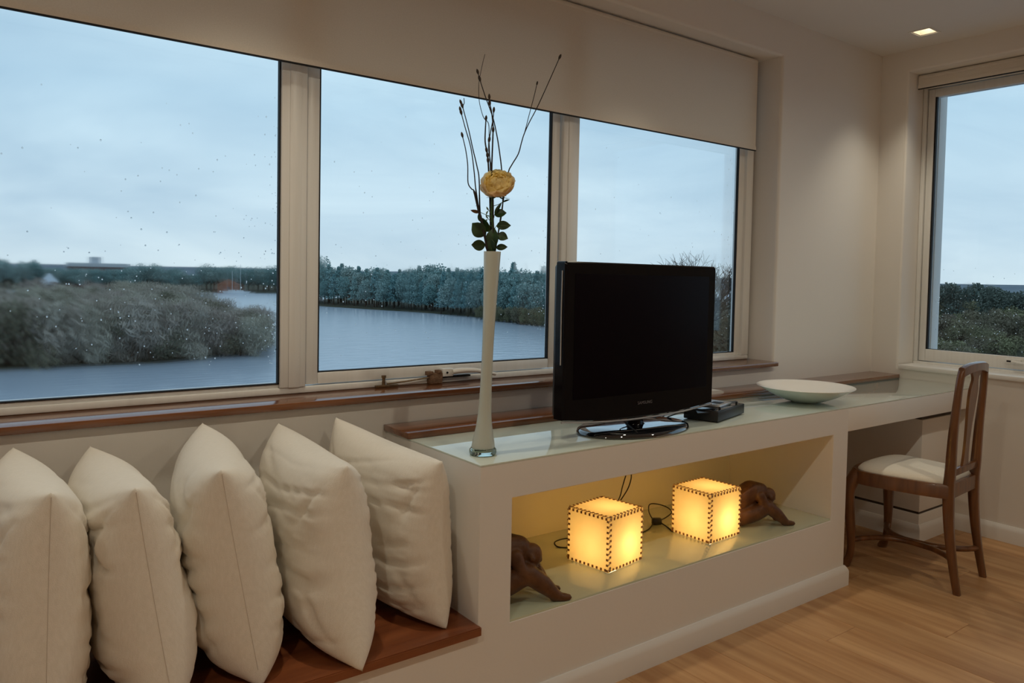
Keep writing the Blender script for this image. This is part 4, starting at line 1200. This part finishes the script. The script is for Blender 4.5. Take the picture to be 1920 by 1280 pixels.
# ------------------------------------------------------------------ outside: river, banks, trees, far buildings
ZW = -8.7
def mat_water():
    m = mat('river_water', (0.43, 0.51, 0.61), 0.22, 0.5)
    nt = m.node_tree; N, L = nt.nodes.new, nt.links.new; b = nt.nodes['Principled BSDF']
    tc = N('ShaderNodeTexCoord'); mp = N('ShaderNodeMapping'); mp.inputs['Scale'].default_value = (0.35, 0.9, 1); mp.inputs['Rotation'].default_value = (0, 0, 0.6)
    L(tc.outputs['Object'], mp.inputs[0])
    nz = N('ShaderNodeTexNoise'); nz.inputs['Scale'].default_value = 1.0; nz.inputs['Detail'].default_value = 5; L(mp.outputs[0], nz.inputs['Vector'])
    bp = N('ShaderNodeBump'); bp.inputs['Strength'].default_value = 0.35; bp.inputs['Distance'].default_value = 0.5
    L(nz.outputs['Fac'], bp.inputs['Height']); L(bp.outputs[0], b.inputs['Normal'])
    return m
M_water = mat_water()
M_bank = mat('muddy_bank', (0.045, 0.05, 0.035), 0.9, 0.1, var=(0.08, 0.075, 0.05), scale=(0.08, 0.08, 0.08))
M_beach = mat('pale_shore', (0.28, 0.26, 0.23), 0.9, 0.1)
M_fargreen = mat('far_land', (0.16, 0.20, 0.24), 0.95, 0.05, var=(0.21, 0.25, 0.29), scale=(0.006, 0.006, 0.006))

def mat_leaf(name, c1, c2):
    m = bpy.data.materials.new(name); m.use_nodes = True
    nt = m.node_tree; N, L = nt.nodes.new, nt.links.new; b = nt.nodes['Principled BSDF']
    b.inputs['Roughness'].default_value = 0.8; b.inputs['Specular IOR Level'].default_value = 0.15
    oi = N('ShaderNodeObjectInfo'); tc = N('ShaderNodeTexCoord')
    nz = N('ShaderNodeTexNoise'); nz.inputs['Scale'].default_value = 0.8; nz.inputs['Detail'].default_value = 3; L(tc.outputs['Object'], nz.inputs['Vector'])
    ad = N('ShaderNodeMath'); ad.operation = 'ADD'; L(oi.outputs['Random'], ad.inputs[0]); L(nz.outputs['Fac'], ad.inputs[1])
    hf = N('ShaderNodeMath'); hf.operation = 'MULTIPLY'; hf.inputs[1].default_value = 0.5; L(ad.outputs[0], hf.inputs[0])
    rp = N('ShaderNodeValToRGB'); L(hf.outputs[0], rp.inputs[0])
    rp.color_ramp.elements[0].position = 0.2; rp.color_ramp.elements[0].color = (*c1, 1)
    rp.color_ramp.elements[1].position = 0.8; rp.color_ramp.elements[1].color = (*c2, 1)
    L(rp.outputs[0], b.inputs['Base Color'])
    return m
M_ever = mat_leaf('hazed_evergreen_leaves', (0.20, 0.35, 0.35), (0.38, 0.48, 0.46))  # distance haze put into the colour: bluer and paler than real foliage
M_pine = mat_leaf('hazed_pine_needles', (0.19, 0.36, 0.38), (0.33, 0.48, 0.47))  # same blue haze painted into the needles of the far bank
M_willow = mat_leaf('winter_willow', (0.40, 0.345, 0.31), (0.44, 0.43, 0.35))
M_bush = mat_leaf('scrub_leaves', (0.125, 0.135, 0.098), (0.235, 0.215, 0.150))
M_scrub = mat_leaf('olive_scrub', (0.200, 0.165, 0.135), (0.245, 0.255, 0.140))
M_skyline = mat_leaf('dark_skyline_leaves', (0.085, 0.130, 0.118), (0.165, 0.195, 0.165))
M_bark = mat('tree_bark', (0.06, 0.045, 0.035), 0.9, 0.1)

def cards(pts, size, upness, thin, seed):
    """small two-sided leaf sprays as bent quads"""
    rnd = random.Random(seed); mb = MB(); vs = []; fs = []
    for p in pts:
        a = Vector((rnd.gauss(0, 1), rnd.gauss(0, 1), rnd.gauss(0, 1) + upness)).normalized()
        b = a.cross(Vector((rnd.gauss(0, 1), rnd.gauss(0, 1), rnd.gauss(0, 1)))).normalized()
        s = size * rnd.uniform(0.6, 1.3); k = len(vs)
        vs += [p - a * s - b * s * thin * 0.6, p - a * s * 0.2 + b * s * thin, p + a * s, p + a * s * 0.1 - b * s * thin]
        fs.append((k, k + 1, k + 2, k + 3))
    return mb.add(vs, fs)

def crown_points(kind, n, rnd):
    pts = []
    if kind == 'pine':
        while len(pts) < n:
            t = rnd.random() ** 0.8; z = 0.22 + 0.78 * t
            r = 0.23 * (1 - t) ** 0.75 * (0.8 + 0.35 * math.sin(t * 26)) + 0.02
            w = rnd.uniform(0, 2 * PI); q = r * rnd.random() ** 0.4
            pts.append(Vector((q * math.cos(w), q * math.sin(w), z)))
    else:
        lobes = []
        nl = 9 if kind == 'round' else 12
        for i in range(nl):
            w = rnd.uniform(0, 2 * PI)
            if kind == 'round':
                q = rnd.uniform(0.05, 0.20); z = rnd.uniform(0.38, 0.82); r = rnd.uniform(0.13, 0.21)
            else:
                q = rnd.uniform(0.05, 0.42); z = rnd.uniform(0.15, 0.72); r = rnd.uniform(0.14, 0.25)
            lobes.append((Vector((q * math.cos(w), q * math.sin(w), z)), r))
        if kind == 'round': lobes.append((Vector((0, 0, 0.80)), 0.19))
        while len(pts) < n:
            c, r = rnd.choice(lobes)
            d = Vector((rnd.gauss(0, 1), rnd.gauss(0, 1), rnd.gauss(0, 1))).normalized() * r * rnd.random() ** 0.35
            p = c + d
            if p.z < 0.02: continue
            pts.append(p)
    return pts

def make_proto(kind, seed, m, name):
    rnd = random.Random(seed)
    if kind == 'bare':
        tr = MB(); vs = []
        def branch(p, d, ln, r, lv):
            q = p + d * ln
            tr.tube([p, p.lerp(q, 0.5) + Vector((rnd.gauss(0, .02), rnd.gauss(0, .02), 0)) * ln, q], [r, r * 0.8, r * 0.6], 3 if lv > 1 else 6, caps=False)
            if lv >= 6: return
            for k in range(4 if lv in (1, 2) else 3):
                nd = (d + Vector((rnd.gauss(0, 0.50), rnd.gauss(0, 0.50), rnd.gauss(0.14, 0.25)))).normalized()
                branch(p.lerp(q, rnd.uniform(0.6, 1.0)), nd, ln * rnd.uniform(0.62, 0.86), r * 0.66, lv + 1)
        branch(Vector((0, 0, 0)), Vector((0, 0, 1)), 0.24, 0.013, 0)
        top = max(p[2] for p in tr.v); tr.v = [(p[0] / top, p[1] / top, p[2] / top) for p in tr.v]
        o = tr.build(name, M_bark); return o, None
    tr = MB()
    hgt = {'pine': 0.9, 'round': 0.62, 'bush': 0.4, 'willow': 0.4}[kind]
    tr.tube([(0, 0, -0.05), (0.01, 0, hgt * 0.5), (0, 0.01, hgt)], [0.022, 0.016, 0.006], 6)
    for k in range(5):
        w = rnd.uniform(0, 2 * PI); z = rnd.uniform(0.2, 0.6) * hgt
        tr.tube([(0, 0, z), (0.12 * math.cos(w), 0.12 * math.sin(w), z + 0.12), (0.2 * math.cos(w), 0.2 * math.sin(w), z + 0.28)], [0.010, 0.007, 0.003], 4)
    trunk = tr.build(name, M_bark)
    if kind == 'willow':
        pts = crown_points('bush', 2600, rnd)
        fol = cards(pts, 0.052, 1.6, 0.22, seed + 50)
    elif kind == 'bush':
        fol = cards(crown_points('bush', 3800, rnd), 0.024, 0.4, 0.5, seed + 50)
    elif kind == 'pine':
        fol = cards(crown_points('pine', 1700, rnd), 0.036, 0.0, 0.35, seed + 50)
    else:
        fol = cards(crown_points('round', 3000, rnd), 0.024, 0.1, 0.55, seed + 50)
    f = fol.build('foliage', m, trunk)
    return trunk, f

def polar(az, r, z=ZW): return Vector((r * math.sin(az), r * math.cos(az), z))

class Kind:
    """a tree kind: the first one placed is the prototype itself, later ones are copies of trunk and foliage"""
    def __init__(self, kind, seeds, m, name):
        self.p = [make_proto(kind, s, m, name) for s in seeds]; self.used = [False] * len(seeds); self.i = 0
    def put(self, loc, h, wide, label, group):
        k = self.i % len(self.p); self.i += 1
        o, f = self.p[k]
        if self.used[k]:
            o2 = link_copy(o)
            if f: link_copy(f, o2)
            o = o2
        self.used[k] = True
        o.location = loc; o.rotation_euler = (0, 0, random.uniform(0, 2 * PI)); o.scale = (h * wide, h * wide, h)
        return tag(o, label, 'tree', group)

def make_outside():
    tag(MB().add([(-900, -300, ZW), (3000, -300, ZW), (3000, 3000, ZW), (-900, 3000, ZW)], [(0, 1, 2, 3)]).build('river_water', M_water), kind='structure')
    def land(name, pts, m, z=0.35):
        n = len(pts); c = sum((Vector((p[0], p[1], 0)) for p in pts), Vector()) / n
        vs = [(p[0], p[1], ZW - 0.5) for p in pts] + [(c.x + (p[0] - c.x) * 0.985, c.y + (p[1] - c.y) * 0.985, ZW + z) for p in pts]
        fs = [tuple(range(n, 2 * n))] + [(k, (k + 1) % n, n + (k + 1) % n, n + k) for k in range(n)]
        return tag(MB().add(vs, fs).build(name, m), kind='structure')
    P = lambda a, r: tuple(polar(a, r)[:2])
    # far banks, island and the near right-hand shore
    land('far_bank_left', [P(-0.5, 405), P(-0.1, 395), P(0.1, 385), P(0.30, 372), P(0.40, 372), P(0.5, 500), P(0.4, 900), P(-0.5, 900)], M_bank)
    land('far_bank_middle', [P(0.345, 262), P(0.365, 241), P(0.50, 205), P(0.62, 176), P(0.70, 160), P(0.80, 140), P(0.95, 90), P(1.02, 140), P(0.9, 420), P(0.45, 420)], M_bank)
    land('beach', [P(0.585, 178), P(0.625, 171), P(0.635, 176), P(0.59, 184)], M_beach, 0.55)
    land('flooded_island', [P(-0.4, 92), P(-0.1, 90), P(0.1, 91), P(0.2, 92), P(0.30, 101), P(0.31, 112), P(0.24, 150), P(0.1, 215), P(-0.2, 230), P(-0.4, 200)], M_bank, 0.15)
    land('near_right_shore', [P(0.84, 62), P(0.95, 40), P(1.3, 30), P(1.7, 40), P(1.7, 600), P(1.0, 600), P(0.93, 200), P(0.84, 80)], M_bank, 1.8)
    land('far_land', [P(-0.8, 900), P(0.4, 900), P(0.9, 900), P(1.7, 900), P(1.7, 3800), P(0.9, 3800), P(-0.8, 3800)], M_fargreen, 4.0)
    hl = MB(); vs = []; fs = []; n = 60
    for i in range(n + 1):
        a = -0.5 + 2.2 * i / n; h = 8 + 9 * (0.5 + 0.5 * math.sin(i * 0.7)) * (0.5 + 0.5 * math.sin(i * 0.23 + 1))
        for r, z in ((2300, -6), (2600, h * 0.8), (2900, h), (3200, -6)): vs.append(polar(a, r, z))
    for i in range(n):
        for k in range(3): fs.append((i * 4 + k, i * 4 + k + 1, i * 4 + k + 5, i * 4 + k + 4))
    tag(hl.add(vs, fs).build('distant_hills', M_fargreen, smooth=True), kind='structure')

    rnd = random.Random(11)
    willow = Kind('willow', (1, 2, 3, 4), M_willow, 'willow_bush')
    bush = Kind('bush', (5, 6, 7), M_bush, 'shore_bush')
    scrub = Kind('bush', (25, 26), M_scrub, 'scrub_bush')
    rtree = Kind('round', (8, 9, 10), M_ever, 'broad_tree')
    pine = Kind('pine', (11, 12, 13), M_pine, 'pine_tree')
    rtree2 = Kind('round', (14, 15), M_skyline, 'hedge_tree')
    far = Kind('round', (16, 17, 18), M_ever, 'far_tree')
    bare = Kind('bare', (19, 20), M_bark, 'bare_tree')
    # flooded island of winter willows in front of the left pane
    lab = 'brownish winter willow bush standing in the flooded river beyond the left pane'
    for i in range(150):
        a = rnd.uniform(-0.16, 0.305)
        rmax = 235 if a < 0.14 else 235 - (a - 0.14) * 760
        r = 97 + (rmax - 97) * rnd.random() ** 1.3
        if i < 46: a = -0.14 + 0.44 * i / 46; r = 93 + rnd.uniform(0, 4) + max(0, a - 0.2) * 70
        h = rnd.uniform(6.4, 8.2) * (1.0 if a < 0.22 else 0.80) * (1 if r < 150 else 1.08)
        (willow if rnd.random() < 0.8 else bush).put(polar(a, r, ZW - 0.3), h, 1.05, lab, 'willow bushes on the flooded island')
    # left far shore
    lab = 'distant tree on the far shore seen through the left pane'
    for i in range(130):
        a = -0.14 + 0.49 * (i / 130) + rnd.uniform(-0.004, 0.004); row = i % 3
        r = 392 + row * 14 + rnd.uniform(0, 8)
        h = rnd.uniform(9.5, 13.5) - (2.5 if 0.20 < a < 0.235 else 0)
        if 0.085 < a < 0.165: h = min(h, 9.6)
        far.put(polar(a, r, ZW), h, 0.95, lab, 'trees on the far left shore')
    # middle far bank: pines and broad trees
    for i in range(170):
        t = (i + rnd.random()) / 170; a = 0.352 + 0.50 * t; row = i % 4
        r0 = 250 - 330 * (a - 0.352) if a < 0.62 else 162 - 190 * (a - 0.62)
        r = r0 + 3 + row * 8 + rnd.uniform(0, 6)
        h = rnd.uniform(9.8, 12.6) if row else rnd.uniform(6.5, 10.5)
        if row == 3: h += 1.0
        if a < 0.375: h *= 1.18
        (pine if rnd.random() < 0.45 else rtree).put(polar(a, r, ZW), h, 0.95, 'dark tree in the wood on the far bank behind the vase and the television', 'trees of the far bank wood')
    for i in range(26):
        a = 0.57 + 0.12 * i / 26
        r = (250 - 330 * (a - 0.352) if a < 0.62 else 162 - 190 * (a - 0.62)) + rnd.uniform(0, 3)
        scrub.put(polar(a, r, ZW), rnd.uniform(3.0, 5.0), 1.0, 'low brown scrub bush on the water edge of the far bank left of the television', 'scrub on the far bank')
    # right-hand end of the wide window, seen beside the television
    bare.put(polar(0.842, 66, ZW + 1.2), 11.4, 1.15, 'bare winter tree with fine twigs right above the television corner', 'bare winter trees')
    bare.put(polar(0.878, 70, ZW + 1.2), 11.0, 1.1, 'bare winter tree beside the right jamb of the wide window', 'bare winter trees')
    for i in range(34):
        a = rnd.uniform(0.79, 0.98); r = rnd.uniform(52, 105)
        bush.put(polar(a, r, ZW + 1.2), rnd.uniform(4.0, 6.2) * (0.8 if r < 70 else 1.2), 1.05, 'grey-green bush growing on the near shore right of the television', 'bushes right of the television')
    # seen through the side window
    for i in range(84):
        a = rnd.uniform(1.0, 1.40); r = 44 + 108 * rnd.random()
        h = 3.0 + max(0, r - 62) * 0.045 + rnd.uniform(-0.5, 0.8)
        scrub.put(polar(a, r, ZW + 1.6), h, 1.1, 'olive brown scrub bush below the side window', 'scrub below the side window')
    for i in range(46):
        a = 1.03 + 0.33 * i / 46 + rnd.uniform(-0.004, 0.004); r = rnd.uniform(135, 190)
        h = rnd.uniform(6.6, 9.4)
        rtree2.put(polar(a, r, ZW + 1.6), h, 1.0, 'dark round-headed tree on the skyline of the side window', 'skyline trees of the side window')

    # far buildings
    m_b = mat('pale_roof_band', (0.55, 0.58, 0.62), 0.8); m_r = mat('far_brick', (0.24, 0.14, 0.12), 0.9); m_w = mat('far_window', (0.08, 0.09, 0.11), 0.3)
    def blockb(az, r, w, label):
        b = empty('far_building', polar(az, r), label, 'building', rz=-az)
        MB().box(-w / 2, w / 2, 0, 10, 0, 10.2).build('brick_wall', m_r, b)
        MB().box(-w / 2 - 0.4, w / 2 + 0.4, -0.5, 10.4, 10.2, 12.0).build('roof_band', m_b, b)
        MB().box(-4.0, 1.0, 2, 6, 12.0, 15.0).build('roof_tower', m_b, b)
        for i in range(7):
            x = -w / 2 + 1.6 + i * (w - 3.2) / 6
            MB().box(x - 0.8, x + 0.8, -0.15, 0.1, 7.8, 9.6).build('window', m_w, b)
    blockb(0.136, 440, 26, 'long brick building with a pale roof and tower on the far left shore')
    def house(az, r, w, hw, hr, m1, m2, label, z=ZW):
        b = empty('far_house', polar(az, r, z), label, 'house', rz=-az)
        MB().box(-w / 2, w / 2, 0, 7, 0, hw).build('house_wall', m1, b)
        MB().add([(-w / 2 - .3, -.3, hw), (w / 2 + .3, -.3, hw), (0, -.3, hr), (-w / 2 - .3, 7.3, hw), (w / 2 + .3, 7.3, hw), (0, 7.3, hr)],
                 [(0, 1, 2), (3, 5, 4), (0, 2, 5, 3), (1, 4, 5, 2), (0, 3, 4, 1)]).build('house_roof', m2, b)
        MB().box(-0.6, 0.6, -0.12, 0.05, hw * 0.4, hw * 0.75).build('window', m_w, b)
    m_white = mat('far_white_render', (0.62, 0.66, 0.70), 0.8); m_red = mat('far_red_roof', (0.30, 0.13, 0.08), 0.9)
    house(0.0905, 376, 5.6, 3.6, 7.4, m_white, m_white, 'small white gabled house among the trees of the far left shore')
    house(0.268, 372, 9, 3.6, 6.2, m_red, m_red, 'low red-roofed boathouse on the far shore')
    for k, (a, h) in enumerate(((0.272, 9.5), (0.281, 12.5))):
        b = empty('moored_boat', polar(a, 366 - k * 3, ZW), ('white boat with the shorter mast' if k == 0 else 'white boat with the taller mast') + ' moored by the red boathouse', 'boat', 'boats moored at the far shore', rz=-a)
        MB().extrude([(-4, 0.9), (-3.4, -0.1), (3.0, -0.1), (4.2, 1.0)], -1.0, 1.0).build('hull', m_white, b)
        MB().tube([(0, 0, 0.5), (0, 0, h)], 0.12, 6).build('mast', m_white, b)
        MB().box(-1.6, 1.2, -0.7, 0.7, 0.8, 1.5).build('cabin', m_white, b)
make_outside()
